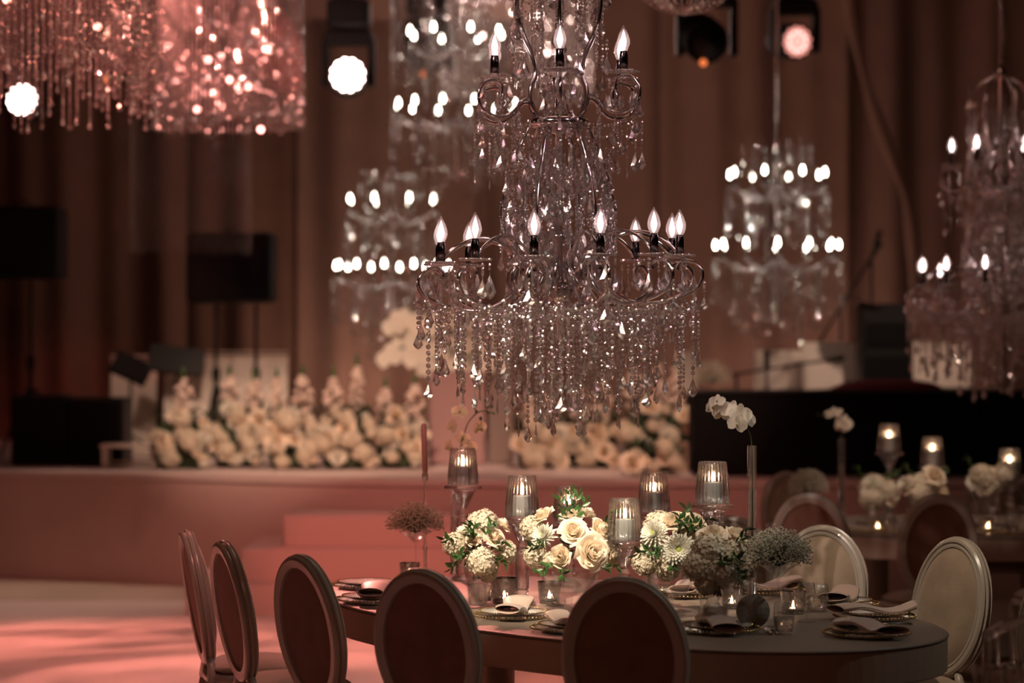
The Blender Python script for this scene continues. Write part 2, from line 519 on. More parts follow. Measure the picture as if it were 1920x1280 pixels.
# pelmet and tied-back swag
curtain(-2.2, .25, 23.6, 5.02, 7.55, curtm, 'brown pelmet hanging above the round stage light', 9, 'pelmet', .02, 2)
vs = []; K = 40
sw = smooth_curve([at(1585, -60, 24.6), at(1600, 60, 24.6), at(1630, 180, 24.6), at(1668, 290, 24.6), at(1700, 380, 24.6), at(1712, 470, 24.6), at(1716, 640, 24.6), at(1716, 740, 24.6)], 6)
m = MB(); m.tube(sw, [.055 + .02 * math.sin(i * .5) for i in range(len(sw))], 8)
tag(m.build('curtain_swag', curtm), 'rope-like swag of beige fabric slanting down between two chandeliers', 'curtain')

# ------------------------------------------------------------------ truss and moving heads
def truss():
    t = thing('lighting_truss', 'lighting truss above the stage carrying the round lamps', 'truss', (0, 20, 6.3))
    m = MB()
    for (dy, dz) in ((-.14, 0), (.14, 0), (-.14, .28), (.14, .28)):
        m.tube([(-7, dy, dz), (7, dy, dz)], .024, 8)
    m.build('chord', silver, t)
    m = MB()
    for i in range(-28, 28):
        x = i * .25
        m.tube([(x, -.14, 0), (x + .25, -.14, .28)], .01, 6); m.tube([(x, .14, .28), (x + .25, .14, 0)], .01, 6)
        m.tube([(x, -.14, 0), (x + .25, .14, 0)], .01, 6)
    m.build('lattice', silver, t)
    m = MB()
    for x in (-6, 0, 6): m.tube([(x, 0, .28), (x, 0, 1.3)], .012, 6)
    m.build('hanger', blackp, t)


truss()


def moving_head(px, py, Y, rad, label, mat, yaw, pitch, lit=True, body=1.0):
    c = at(px, py, Y)
    t = thing('moving_head_light', label, 'stage light', c)
    M = Matrix.Rotation(yaw, 4, 'Z') @ Matrix.Rotation(pitch, 4, 'X')      # beam along local -Y
    A = M @ Matrix.Rotation(PI / 2, 4, 'X')
    r = rad
    m = MB().lathe([(r * 1.02, -.03), (r * 1.15, 0), (r * 1.18, -.06), (r * 1.2, -.2), (r * 1.02, -.34), (r * .6, -.40)], 28, mat=A)
    m.build('head_body', blackp, t)
    if lit:
        m = MB().lathe([(.001, 0.004), (r * .86, .004)], 28, mat=A)
        m.build('lens_plate', lensb if mat is lensm else lensw, t)
        k = 0
        for (q, cnt, off) in ((0, 1, 0), (.36, 6, 0), (.72, 12, .2)):
            for i in range(cnt):
                a = 2 * PI * i / cnt + off
                p = (q * r * math.cos(a) * 1.16, q * r * math.sin(a) * 1.16, .012)
                m = MB().ball(p, r * .2, 10, 5, (1, 1, .4), mat=A)
                m.build('lens', mat, t)
    else:
        m = MB().lathe([(.001, 0.004), (r * .8, .006), (r * .9, .02)], 24, mat=A); m.build('lens', blackp, t)
        m = MB().ball((-r * .25, -r * 1.0, .05), .03, 10, 5, mat=A); m.build('indicator', orangel, t)
    # yoke + base up to truss
    m = MB()
    w_ = r * 1.42
    for sgn in (-1, 1):
        m.rbox((sgn * w_, .15, r * .9), (.06, .16, r * 3.0), .012)
    m.rbox((0, .15, r * 2.4), (w_ * 2.1, .2, .12), .02)
    m.build('yoke', blackp, t)
    m = MB().rbox((0, .15, r * 2.4 + .2), (.36, .3, .24), .03)
    m.build('base', blackp, t)
    zt = 6.3 - c.z
    m = MB().tube([(0, .15, r * 2.4 + .3), (0, .15, zt)], .02, 8)
    m.build('hanging_pole', blackp, t)
    return t


moving_head(42, 187, 20.0, .118, 'round white-lit stage light at far left below the red crystal strands', lensm, -.15, -.1)
moving_head(652, 141, 20.0, .135, 'round white-lit stage light left of the central chandelier', lensm, .02, -.05)
moving_head(1494, 78, 20.0, .125, 'pink-lit stage light showing its cluster of round lenses, upper right', lensp, .35, .12)
moving_head(1328, 80, 19.0, .15, 'unlit black moving head light right of the central chandelier', black, .3, .4, lit=False)
moving_head(800, 110, 21.5, .13, 'unlit black stage light behind the pale hanging strands', black, .1, .3, lit=False)
moving_head(206, 118, 20.5, .13, 'unlit black stage light behind the dark red crystal strands', black, .1, .3, lit=False)


# ------------------------------------------------------------------ crystals
def bead(m, c, r, rz=0.0, n=8, flat=.62, up=False):
    M = Matrix.Translation(c) @ Matrix.Rotation(rz, 4, 'Z')
    if not up: M = M @ Matrix.Rotation(PI / 2, 4, 'X')
    h = r * flat
    m.lathe([(0.0001, -h), (r * .55, -h), (r, 0), (r * .55, h), (0.0001, h)], n, (0, 0, 0), False, mat=M)


def strand(m, top, length, r=.0085, gap=.0195, rr=R, n=8, wire=True):
    k = int(length / gap)
    for i in range(k):
        bead(m, (top[0], top[1], top[2] - gap * (i + .5)), r, rr.uniform(0, PI), n)
    if wire:
        m.tube([top, (top[0], top[1], top[2] - gap * k)], .0009, 3)
    return top[2] - gap * k


def drop(m, c, L=.062, w=.017, t=.008, rz=0.0):
    """faceted pendeloque hanging from c"""
    M = Matrix.Translation(c) @ Matrix.Rotation(rz, 4, 'Z')
    o = [(0, 0), (.30, -.18), (.78, -.55), (1, -.70), (.62, -.88), (0, -1), (-.62, -.88), (-1, -.70), (-.78, -.55), (-.30, -.18)]
    vs = [(a * w, 0, b * L) for a, b in o]
    inn = [(0, -.42), (.42, -.66), (0, -.84), (-.42, -.66)]
    n = len(vs)
    for s in (-1, 1):
        vs += [(a * w, s * t, b * L) for a, b in inn]
    fs = []
    for s, b in ((0, n), (1, n + 4)):
        q = [(0, 1, b), (1, 2, b), (2, b + 1, b), (2, 3, b + 1), (3, 4, b + 1), (4, b + 2, b + 1), (4, 5, b + 2), (5, 6, b + 2), (6, b + 3, b + 2),
             (6, 7, b + 3), (7, 8, b + 3), (8, b, b + 3), (8, 9, b), (9, 0, b), (b, b + 1, b + 2, b + 3)]
        fs += [f if s else tuple(reversed(f)) for f in q]
    m.add(vs, fs, False, M)
    m.tube([(c[0], c[1], c[2] + .012), (c[0], c[1], c[2] - .002)], .0012, 4)


def spear(m, c, L=.07, w=.0065, rz=0.0):
    M = Matrix.Translation(c) @ Matrix.Rotation(rz, 4, 'Z')
    m.lathe([(0.0001, -L), (w, -L * .72), (w * .55, -L * .35), (w * .35, -.004), (0.0001, 0)], 6, (0, 0, 0), False, mat=M)
    m.tube([(c[0], c[1], c[2] + .01), c], .001, 3)


def bulb(parent, p, fil, far=False):
    s = 1.0
    q = .0105 if far else .0175
    m = MB().lathe([(q, -.075), (q, -.012), (q * .86, -.004), (q * .84, .004)], 18)
    if far:
        m.lathe([(.0085, .004), (.0105, -.008)], 10)
    b = m.build('candle_sleeve', darkchrome, parent, p)
    pr = [(.0075, 0), (.0125, .010), (.0165, .022), (.0165, .032), (.0125, .048), (.006, .062), (.0022, .070), (.0001, .073)]
    if not far:
        g = MB().lathe([(q * 1.55, z * 1.5) for q, z in pr], 18).build('bulb', bulbglass, b)
        c = MB().lathe([(.0015, .010), (.0085, .022), (.0125, .042), (.0080, .062), (.0008, .086)], 12).build('filament', fil, g)
    else:
        g = MB().lathe([(q * .8, z) for q, z in pr], 10).build('bulb', fil, b)
    return b


def pan(parent, p, r=.062, mat=None, far=False):
    m = MB()
    n = 32
    rb = lambda k, i: .06 * math.cos(i * PI) if k > 1 else 0
    m.lathe([(.006, -.006), (.018, -.004), (r, .002), (r * 1.04, .005), (r * .98, .007), (.018, .0), (.006, .0)], n, p, True, rb)
    if not far:
        for i in range(26): bead(m, (p[0] + r * math.cos(i * .2417), p[1] + r * math.sin(i * .2417), p[2] + .004), .0055, i)
    return m.build('drip_pan', mat or crystal, parent)


def chandelier(label, base, rz, seed, top_z=7.6):
    """three-level crystal chandelier; base = lowest crystal"""
    rr = random.Random(seed)
    t = thing('crystal_chandelier', label, 'chandelier', base, rz)
    A1 = [math.radians(18 + 30 * k) for k in range(12)]
    A2 = [math.radians(30 + 60 * k) for k in range(6)]

    def rad(curve, a, dz=0):
        return [(q * math.cos(a), q * math.sin(a), h + dz) for q, h in curve]
    low = [(.49, .665), (.495, .69), (.525, .705), (.56, .695), (.592, .66), (.585, .615), (.545, .575), (.46, .545), (.36, .532), (.275, .55), (.20, .60), (.165, .665),
           (.172, .735), (.225, .795), (.305, .825), (.385, .815), (.45, .78), (.488, .74)]
    top = [(.275, 1.375), (.262, 1.40), (.268, 1.44), (.30, 1.455), (.345, 1.445), (.372, 1.405), (.365, 1.35), (.32, 1.315), (.26, 1.31), (.21, 1.335), (.182, 1.37),
           (.15, 1.385), (.12, 1.365), (.112, 1.32), (.10, 1.295)]
    for i, a in enumerate(A1):
        dz = .016 * math.cos(a) - .03 * (1 if i in (2, 3) else 0)
        arm = MB().tube(smooth_curve(rad(low, a, dz), 5), .0075, 8)
        inner = [(.06, .69), (.10, .62), (.165, .60), (.205, .64), (.20, .70), (.16, .735), (.12, .71), (.11, .68)]
        arm.tube(smooth_curve(rad(inner, a + .13, dz), 4), .006, 6)
        arm.build('arm', chrome, t)
        px, py = .50 * math.cos(a), .50 * math.sin(a)
        pan(t, (px, py, .722 + dz))
        bulb(t, (px, py, .722 + dz + .082), filament)
    for i, a in enumerate(A2):
        dz = .01 * math.cos(a)
        MB().tube(smooth_curve(rad(top, a, dz), 5), .0068, 8).build('arm', chrome, t)
        px, py = .30 * math.cos(a), .30 * math.sin(a)
        pan(t, (px, py, 1.468 + dz))
        bulb(t, (px, py, 1.468 + dz + .082), filament)
    m = MB()
    bask = [(.085, 1.33), (.135, 1.24), (.185, 1.12), (.222, .99), (.232, .89), (.205, .77), (.13, .69), (.06, .665)]
    for k in range(6): m.tube(smooth_curve(rad(bask, math.radians(8 + 60 * k)), 5), .0075, 8)
    lyre = [(.085, 1.30), (.13, 1.355), (.132, 1.42), (.108, 1.49), (.122, 1.56), (.168, 1.645), (.195, 1.75), (.185, 1.86), (.12, 1.97), (.02, 2.02)]
    for k in range(6): m.tube(smooth_curve(rad(lyre, math.radians(90 + 60 * k)), 5), .0085, 8)
    m.build('frame', chrome, t)
    m = MB().lathe([(.011, .40), (.011, .55), (.05, .56), (.062, .60), (.062, .625), (.02, .64), (.014, .66), (.014, .80), (.035, .815), (.035, .83), (.013, .845),
                    (.013, 1.24), (.09, 1.262), (.125, 1.275), (.125, 1.30), (.09, 1.31), (.02, 1.325), (.012, 1.36), (.012, 2.0), (.03, 2.02), (.03, 2.05), (.004, 2.09)], 24)
    for k in range(6):
        a = math.radians(60 * k)
        m.tube([(.05 * math.cos(a), .05 * math.sin(a), .635), (.05 * math.cos(a), .05 * math.sin(a), .72)], .012, 10)
        m.tube([(.085 * math.cos(a), .085 * math.sin(a), 1.23), (.085 * math.cos(a), .085 * math.sin(a), 1.31)], .014, 10)
    m.build('column', chrome, t)
    for h, q in ((.92, .045), (.99, .028), (1.07, .05), (1.16, .03), (1.42, .035), (1.52, .05), (1.62, .03)):
        m = MB().lathe([(q * math.sin(PI * k / 6) + .0001, -q * math.cos(PI * k / 6)) for k in range(7)], 10, (0, 0, h), False)
        m.build('glass_ball', crystal, t)
    # chain and hook to the ceiling
    m = MB(); z = 2.09; k = 0
    H = top_z - base[2]
    while z < H:
        ax = (1, 0) if k % 2 else (0, 1)
        m.tube([(ax[0] * .011 * math.cos(q * PI / 4), ax[1] * .011 * math.cos(q * PI / 4), z + .02 + .02 * math.sin(q * PI / 4)) for q in range(8)], .0028, 5, True)
        z += .034; k += 1
    m.build('chain', chrome, t)
    m = MB().tube(smooth_curve([(.0, 0, 2.1), (.03, 0, 2.3), (-.02, .0, 2.6), (.02, 0, 2.9), (0, 0, H)], 6), .004, 6)
    m.lathe([(.06, H - .01), (.06, H - .03), (.01, H - .06)], 16)
    m.build('cable', chrome, t)
    # hanging bead strands with pendants
    S = []
    for q, cnt, lo, hi, hang in ((.575, 32, .15, .42, .56), (.50, 32, .12, .40, .54), (.42, 30, .10, .38, .53), (.33, 28, .04, .36, .53), (.25, 24, -.01, .32, .545), (.17, 18, -.03, .26, .56), (.09, 12, .0, .20, .56)):
        for i in range(cnt):
            a = 2 * PI * (i + rr.uniform(-.2, .2)) / cnt
            S.append((q * math.cos(a), q * math.sin(a), hang, lo + (hi - lo) * rr.random() ** 1.1, q))
    for q, cnt, lo, hi, hang in ((.235, 26, .60, .80, .97), (.215, 24, .82, 1.04, 1.18), (.15, 20, .92, 1.12, 1.27), (.10, 16, .66, .9, 1.1), (.17, 18, .64, .8, .95),
                                 (.345, 12, 1.02, 1.17, 1.30), (.26, 14, 1.08, 1.18, 1.29), (.18, 12, 1.38, 1.52, 1.86), (.11, 8, 1.50, 1.62, 1.92)):
        for i in range(cnt):
            a = 2 * PI * (i + rr.uniform(-.2, .2)) / cnt
            S.append((q * math.cos(a), q * math.sin(a), hang, lo + (hi - lo) * rr.random(), q))
    rr.shuffle(S)
    restS = MB(); restD = MB(); ns = nd = 0
    for (x, y, z0, z1, q) in S:
        m = MB() if ns < 95 else restS
        r = rr.choice((.0072, .0090, .0112)) if z0 < .6 else .0065
        L = .055 if rr.random() < .6 else .075; z1 = max(z1, -.01)
        ze = strand(m, (x, y, z0), max(.03, z0 - z1 - L), r, r * 2.25, rr)
        if ns < 95: m.build('bead_strand', crystal, t)
        ns += 1
        m = MB() if nd < 70 else restD
        if rr.random() < .62: drop(m, (x, y, ze - .01), rr.uniform(.058, .085), rr.uniform(.017, .025), .010, rr.uniform(0, PI))
        else: spear(m, (x, y, ze - .008), rr.uniform(.05, .08), .0065, rr.uniform(0, PI))
        if nd < 70: m.build('crystal_drop', crystal, t)
        nd += 1
    # pendants under the pans, on the scrolls and along the basket
    D = []
    for a in A1:
        for k in range(5):
            b = 2 * PI * k / 5 + a
            D.append((.50 * math.cos(a) + .058 * math.cos(b), .50 * math.sin(a) + .058 * math.sin(b), .715 + .016 * math.cos(a), .07))
        for q, h in ((.60, .64), (.55, .565), (.42, .53), (.30, .535), (.21, .60)):
            D.append((q * math.cos(a), q * math.sin(a), h, .055))
    for a in A2:
        for k in range(5):
            b = 2 * PI * k / 5 + a
            D.append((.30 * math.cos(a) + .058 * math.cos(b), .30 * math.sin(a) + .058 * math.sin(b), 1.46, .06))
        for q, h in ((.375, 1.38), (.36, 1.32), (.26, 1.30), (.19, 1.36)): D.append((q * math.cos(a), q * math.sin(a), h, .05))
    for k in range(110):
        a = rr.uniform(0, 2 * PI); h = rr.uniform(.70, 1.24)
        q = .24 * math.sin(PI * min(1, max(0, (1.40 - h) / .9))) * rr.uniform(.8, 1.05)
        D.append((q * math.cos(a), q * math.sin(a), h, .06))
    for k in range(34):
        a = rr.uniform(0, 2 * PI); h = rr.uniform(1.5, 1.95)
        D.append((.2 * math.cos(a), .2 * math.sin(a), h, .06))
    rr.shuffle(D)
    for (x, y, z, L) in D:
        m = MB() if nd < 97 else restD
        m2 = restS
        g = rr.choice((1, 2, 3))
        for j in range(g): bead(m2, (x, y, z - .010 - j * .016), .0075, rr.uniform(0, PI))
        drop(m, (x, y, z - .018 - g * .016), L * rr.uniform(1.0, 1.4), rr.uniform(.019, .027), .011, rr.uniform(0, PI))
        if nd < 97: m.build('crystal_drop', crystal, t)
        nd += 1
    # swags between the arms, top rows
    def swag(m, a0, a1, q, h, sag, nb, r=.0075):
        for j in range(nb + 1):
            u = j / nb; a = a0 + (a1 - a0) * u
            bead(m, (q * math.cos(a), q * math.sin(a), h - sag * 4 * u * (1 - u)), r, rr.uniform(0, PI))
    for i in range(12):
        a0, a1 = A1[i], A1[i] + PI / 6
        for sp in ((.56, .565, .05, 15), (.42, .535, .05, 12)):
            m = MB(); swag(m, a0, a1, *sp); m.build('bead_swag', crystal, t)
    for i in range(6):
        a0 = A2[i]
        for sp in ((.33, 1.31, .06, 20, .0065), (.215, 1.12, .07, 15, .0065), (.235, .97, .09, 15, .0065), (.19, 1.80, .05, 12, .0065)):
            m = MB(); swag(m, a0, a0 + PI / 3, *sp); m.build('bead_swag', crystal, t)
    # dense apron of beads under the arm ring
    for i in range(420):
        a = rr.uniform(0, 2 * PI); q = math.sqrt(rr.uniform(.02, .30))
        bead(restS, (q * math.cos(a), q * math.sin(a), .545 - .05 * rr.random() - .03 * (1 - q)), rr.uniform(.006, .0085), rr.uniform(0, PI))
    restS.build('bead_strand', crystal, t, kind='stuff')
    restD.build('crystal_drop', crystal, t, kind='stuff')
    return t


main_ch = chandelier('large chrome and crystal chandelier in sharp focus hanging over the near table', (.19, 9.9, CZ - 168 / 458.0), 0, 3)
for p, z in (((.19, 9.9), 2.28), ((.19, 9.9), 3.02)):
    pass
c2 = dup(main_ch, ((1876 - 960) / 300.2, 15.1, 1.49), .35, 'blurred sparkling crystal chandelier cut off by the right edge above the second table')


def far_chandelier(label, px, Y, zl, seed, R1=.49, R2=.39, dh=.57, n1=12, n2=8, top_z=7.6):
    """two-tier candle chandelier, zl = height of the lower bulbs"""
    rr = random.Random(seed)
    t = thing('crystal_chandelier', label, 'chandelier', ((px - 960) * Y / F, Y, zl - .72), rr.uniform(0, .5))
    L = .60
    m = MB().lathe([(.012, .1), (.012, .55), (.06, .56), (.06, .60), (.012, .62), (.012, 1.15), (.05, 1.16), (.05, 1.2), (.012, 1.22), (.012, 1.65), (.004, 1.75)], 14)
    m.tube([(0, 0, 1.7), (0, 0, top_z - zl + .72)], .012, 6)
    m.build('column', chrome, t)
    for (RR, n, h) in ((R1, n1, L), (R2, n2, L + dh)):
        for k in range(n):
            a = 2 * PI * k / n + .2
            cv = [(.04, h), (RR * .3, h - .07), (RR * .6, h - .06), (RR * .9, h - .01), (RR, h + .02)]
            MB().tube(smooth_curve([(q * math.cos(a), q * math.sin(a), z) for q, z in cv], 3), .008, 6).build('arm', chrome, t)
            pan(t, (RR * math.cos(a), RR * math.sin(a), h + .02), .05, farcrystal, True)
            bulb(t, (RR * math.cos(a), RR * math.sin(a), h + .10), farfil, True)
    m = MB(); d = MB()
    for (RR, n, h, lo, hi) in ((R1 + .03, 34, L, .20, .42), (R1 * .7, 30, L - .03, .06, .34), (R1 * .4, 22, L - .03, -.05, .2), (R2 + .02, 30, L + dh, L + .15, L + dh - .15),
                               (R2 * .65, 28, L + dh, L + .05, L + .4), (.2, 18, L + dh + .35, L + dh, L + dh + .2), (.28, 16, L + dh + .4, L + dh + .1, L + dh + .3)):
        for i in range(n):
            a = 2 * PI * i / n
            x, y = RR * math.cos(a), RR * math.sin(a)
            ze = strand(m, (x, y, h), h - rr.uniform(lo, hi), .0095, .024, rr, 6)
            drop(d, (x, y, ze), .07, .02, .009, rr.uniform(0, PI))
    m.build('bead_strand', farcrystal, t, kind='stuff')
    d.build('crystal_drop', farcrystal, t, kind='stuff')
    return t


far_chandelier('small blurred two-tier chandelier right of the central one, glowing round bulbs', 1457, 19.3, CZ + 190 / 235., 11)
far_chandelier('small blurred two-tier chandelier left of the central one, behind its lower arms', 735, 21.0, CZ + 152 / 216., 12)
far_chandelier('high blurred chandelier just left behind the central one, in front of pale strands', 855, 20.2, CZ + 452 / 224., 13, .50, .40, .60)


# ------------------------------------------------------------------ hanging strand drums
def strand_drum(label, px, Y, rad, bottom_px, n, seed, vary=.03, r=.012, gap=.027, rows=2, top=4.85, lampcol=None, le=0, lp=0, mat=None, step=None):
    rr = random.Random(seed)
    s = F / Y; x0 = (px - 960) / s; zb = CZ + (652 - bottom_px) / s
    t = thing('strand_chandelier', label, 'chandelier', (x0, Y, zb))
    H = top - zb
    m = MB()
    for q in (rad, rad * .8):
        m.tube([(q * math.cos(a * PI / 16), q * math.sin(a * PI / 16), H) for a in range(32)], .012, 6, True)
    for k in range(6):
        a = k * PI / 3
        m.tube([(0, 0, H + .02), (rad * math.cos(a), rad * math.sin(a), H)], .01, 6)
        m.tube([(rad * .8 * math.cos(a), rad * .8 * math.sin(a), H), (0, 0, 7.6 - zb)], .003, 4)
    m.build('frame', chrome, t)
    rest = MB(); c = 0
    for row in range(rows):
        q = rad * (1 - .12 * row)
        nn = n - 8 * row
        for i in range(nn):
            a = 2 * PI * (i + .5 * row) / nn
            x, y = q * math.cos(a), q * math.sin(a)
            e = abs(rr.gauss(0, vary)) + (step(x, y, row, rr) if step else 0)
            m = MB() if c < 98 and row == 0 else rest
            ze = strand(m, (x, y, H), max(.1, H - e - .04), r, gap, rr, 6)
            if mat is None: drop(m, (x, y, ze), .05, .02, .010, rr.uniform(0, PI))
            if m is not rest: m.build('bead_strand', mat or drumcrystal, t); c += 1
    if rest.v: rest.build('bead_strand', mat or drumcrystal, t, kind='stuff')
    if le:  # unseen lamps and glowing balls added inside to make the strands sparkle
        gm = glow('drum_fill_glow_%d' % seed, lampcol, 14)
        for k in range(5):
            a = 2 * PI * k / 5 + .4; z = lp + (-.5, -.1, -.35, .0, -.2)[k]
            c = (rad * .45 * math.cos(a), rad * .45 * math.sin(a), z)
            l = lamp('strand_lamp', 'POINT', c, None, le / 5, lampcol, .03); l.parent = t
            MB().ball((c[0], c[1], c[2] + .06), .02, 10, 6).build('bulb', gm, t)  # glow ball added above each fill lamp
    return t


strand_drum('round curtain of crystal strands lit bright red, upper left', 429, 18.5, .565, 243, 98, 21, .03, r=.0125, lampcol=(1, .34, .28), le=17, lp=.45, rows=1)
strand_drum('large dark red sparkling ring of crystal strands cut off by the top left corner', 95, 13.8, .60, 246, 92, 22, .08, .011, .026, 2,
            top=4.3, lampcol=(1, .30, .22), le=7, lp=1.05,
            step=lambda x, y, row, q: (.10 * (row + 0) + q.choice((0, .05, .12, .22, .34))))
strand_drum('pale pink curtain of crystal strands behind the central chandelier', 968, 22.2, .70, 190, 98, 23, .03, lampcol=(1, .66, .56), le=75, lp=.9, top=5.25, rows=1)
strand_drum('narrow dim hanging of crystal strands at the left of the pale strands', 775, 21.2, .17, 172, 22, 24, .1, rows=1, lampcol=(1, .66, .58), le=0, top=5.2)
strand_drum('faint dark column of crystal strands hanging in front of the second speaker', 358, 19.9, .49, 490, 60, 25, .02, .007, .03, 1, top=5.0, mat=faintcrystal)


def basket(label, c, rad, seed):
    rr = random.Random(seed)
    t = thing('basket_chandelier', label, 'chandelier', c)
    m = MB(); h = .42
    m.tube([(rad * math.cos(a * PI / 16), rad * math.sin(a * PI / 16), h) for a in range(32)], .012, 6, True)
    for k in range(3): m.tube([(rad * math.cos(k * 2.09), rad * math.sin(k * 2.09), h), (0, 0, 7.6 - c[2])], .004, 4)
    m.build('ring', chrome, t)
    for i in range(40):
        a = 2 * PI * i / 40; m = MB()
        nb = 20
        for j in range(nb):
            u = j / nb * PI / 2
            q = rad * math.cos(u) + .01; z = h * (1 - math.sin(u))
            bead(m, (q * math.cos(a), q * math.sin(a), z), .011, a + rr.uniform(-.3, .3), 6)
        m.build('bead_strand', farcrystal, t)
    return t


basket('bowl-shaped crystal bead chandelier peeking in at the top edge right of centre', (at(1284, 24, 12.5)), .36, 31)


# ------------------------------------------------------------------ flowers
def rose_mesh(r=.032, seed=0, open_=1.0):
    """garden rose: spiralling cupped petals, axis +Z"""
    rr = random.Random(seed); m = MB()
    NP = 26
    for k in range(NP):
        u = k / (NP - 1)
        az = k * 2.39996 + rr.uniform(-.15, .15)
        R0 = r * (.10 + .78 * u ** .8)               # distance of petal from axis
        Hh = r * (1.25 - .55 * u) * rr.uniform(.93, 1.07)
        W = .55 + .55 * (1 - u) + .1
        flare = (u ** 1.5) * .75 * open_
        nu, nv = 9, 8; vs = []
        for j in range(nv):
            t = j / (nv - 1)
            for i in range(nu):
                s = (i / (nu - 1) - .5) * 2
                a = az + s * W * (1.15 if u > .3 else 1.6) * (1 - .25 * t * t * abs(s))
                rad = r * .08 + R0 * math.sin(min(1, t * 1.15) * PI / 2) + r * flare * t ** 3 * .55 + r * .05 * math.sin(s * 4 + k) * t
                z = Hh * t - r * .35 * flare * t ** 4 - abs(s) ** 2.4 * r * .28 * t - r * .3
                vs.append((rad * math.cos(a), rad * math.sin(a), z))
        fs = [(j * nu + i, j * nu + i + 1, (j + 1) * nu + i + 1, (j + 1) * nu + i) for j in range(nv - 1) for i in range(nu - 1)]
        m.add(vs, fs, True)
    return m


def mum_mesh(r=.036, seed=0, n=110):
    rr = random.Random(seed); m = MB()
    for k in range(n):
        u = k / (n - 1)
        az = k * 2.39996
        el = 1.35 * (1 - u) ** .7 - .35 * u            # elevation from horizontal
        L = r * (.35 + .65 * u ** .5) * rr.uniform(.9, 1.08)
        w = r * .105
        ca, sa = math.cos(az), math.sin(az)
        vs = []
        for j in range(4):
            t = j / 3
            e = el + .55 * (t ** 2) * (.8 - u)
            q = L * t * math.cos(el - .2 * t) + r * .06
            z = L * t * math.sin(e) - r * .1 * t * t * u
            ww = w * (.35, 1, 1.05, .35)[j]
            for s in (-1, 0, 1):
                vs.append((q * ca - s * ww * sa, q * sa + s * ww * ca, z + abs(s) * w * .5))
        m.add(vs, [(j * 3 + i, j * 3 + i + 1, j * 3 + 4 + i, j * 3 + 3 + i) for j in range(3) for i in range(2)], True)
    return m


def floret_ball(r=.04, seed=0, n=70, fr=.011, zmin=-.5):
    """hydrangea / carnation head made of small four-petal florets"""
    rr = random.Random(seed); m = MB()
    for k in range(n):
        z = 1 - (1 - zmin) * (k + .5) / n
        q = math.sqrt(max(0, 1 - z * z)); a = k * 2.39996
        d = Vector((q * math.cos(a), q * math.sin(a), z)); rad = r * rr.uniform(.84, 1.06)
        M = Matrix.Translation(d * rad) @ d.to_track_quat('Z', 'Y').to_matrix().to_4x4() @ Matrix.Rotation(rr.uniform(0, 3), 4, 'Z') @ Matrix.Rotation(rr.uniform(-.3, .3), 4, 'X')
        for p in range(4):
            b = p * PI / 2; c, s = math.cos(b), math.sin(b); f = fr * rr.uniform(.85, 1.15)
            vs = [(0, 0, 0)] + [(f * (x * c - y * s), f * (x * s + y * c), zz * f) for x, y, zz in ((.45, -.42, .1), (.95, -.36, .3), (1.12, 0, .15), (.95, .36, .3), (.45, .42, .1))]
            m.add(vs, [(0, 1, 2, 3), (0, 3, 4, 5)], True, M)
    m.ball((0, 0, 0), r * .8, 10, 6)
    return m


def leaf(m, base, d, L, w, up=Vector((0, 0, 1)), curl=.25):
    d = Vector(d).normalized(); side = d.cross(up)
    if side.length < 1e-3: side = Vector((1, 0, 0))
    side.normalize(); nrm = side.cross(d)
    vs = []; K = 6
    for j in range(K + 1):
        t = j / K; ww = w * math.sin(PI * t ** .8) * .5 + .0004
        c = Vector(base) + d * L * t - nrm * (curl * L * t * t)
        vs += [c - side * ww + nrm * ww * .35, c, c + side * ww + nrm * ww * .35]
    m.add(vs, [(j * 3 + i, j * 3 + i + 1, j * 3 + 4 + i, j * 3 + 3 + i) for j in range(K) for i in range(2)], True)


def sprig(seed, L=.12, nl=9, lw=.016, ll=.042, d=(0, 0, 1)):
    """a sprig of ruscus: arched stem with pointed leaves"""
    rr = random.Random(seed); m = MB(); d = Vector(d).normalized()
    sd = d.orthogonal().normalized()
    pts = [d * L * t + sd * L * .25 * t * t for t in (0, .25, .5, .75, 1)]
    m.tube(pts, [.0016, .0014, .0012, .001, .0006], 5)
    for k in range(nl):
        t = .15 + .85 * k / (nl - 1)
        p = d * L * t + sd * L * .25 * t * t
        a = k * 2.4
        q = d * .75 + (sd * math.cos(a) + d.cross(sd) * math.sin(a)) * .8
        leaf(m, p, q, ll * rr.uniform(.8, 1.15), lw * rr.uniform(.8, 1.1), sd, rr.uniform(-.1, .3))
    return m


def orchid_mesh(r=.036):
    """moth orchid blossom facing +Z"""
    m = MB()
    def pet(az, L, w, cup=.1, base=0.0):
        vs = []; K = 6; c, s = math.cos(az), math.sin(az)
        for j in range(K + 1):
            t = j / K; ww = w * math.sin(PI * min(1, t * .86 + .09)) ** .7
            for q in (-1, -.5, 0, .5, 1):
                x = base + L * t; y = q * ww; z = cup * L * (t * t * .6 + abs(q) * .25 * t)
                vs.append((x * c - y * s, x * s + y * c, z))
        m.add(vs, [(j * 5 + i, j * 5 + i + 1, j * 5 + 6 + i, j * 5 + 5 + i) for j in range(K) for i in range(4)], True)
    pet(PI / 2, r, r * .36, .1); pet(PI / 2 + 2.2, r * .95, r * .34, .05); pet(PI / 2 - 2.2, r * .95, r * .34, .05)
    pet(.15, r * 1.05, r * .62, .12); pet(PI - .15, r * 1.05, r * .62, .12)
    return m


ROSE = [rose_mesh(1, s, o).build('rose', rosem).data for s, o in ((1, 1.), (2, .7), (3, 1.25))]
MUM = [mum_mesh(1, s).build('chrysanthemum', mumm).data for s in (4, 5)]
HYD = [floret_ball(1, s, 75, .30).build('hydrangea', hydm).data for s in (6, 7)]
ORC = orchid_mesh(1).build('orchid_blossom', orchm).data
for o in list(COL.objects):
    if o.parent is None and o.type == 'MESH' and o.data in ROSE + MUM + HYD + [ORC]:
        bpy.data.objects.remove(o)


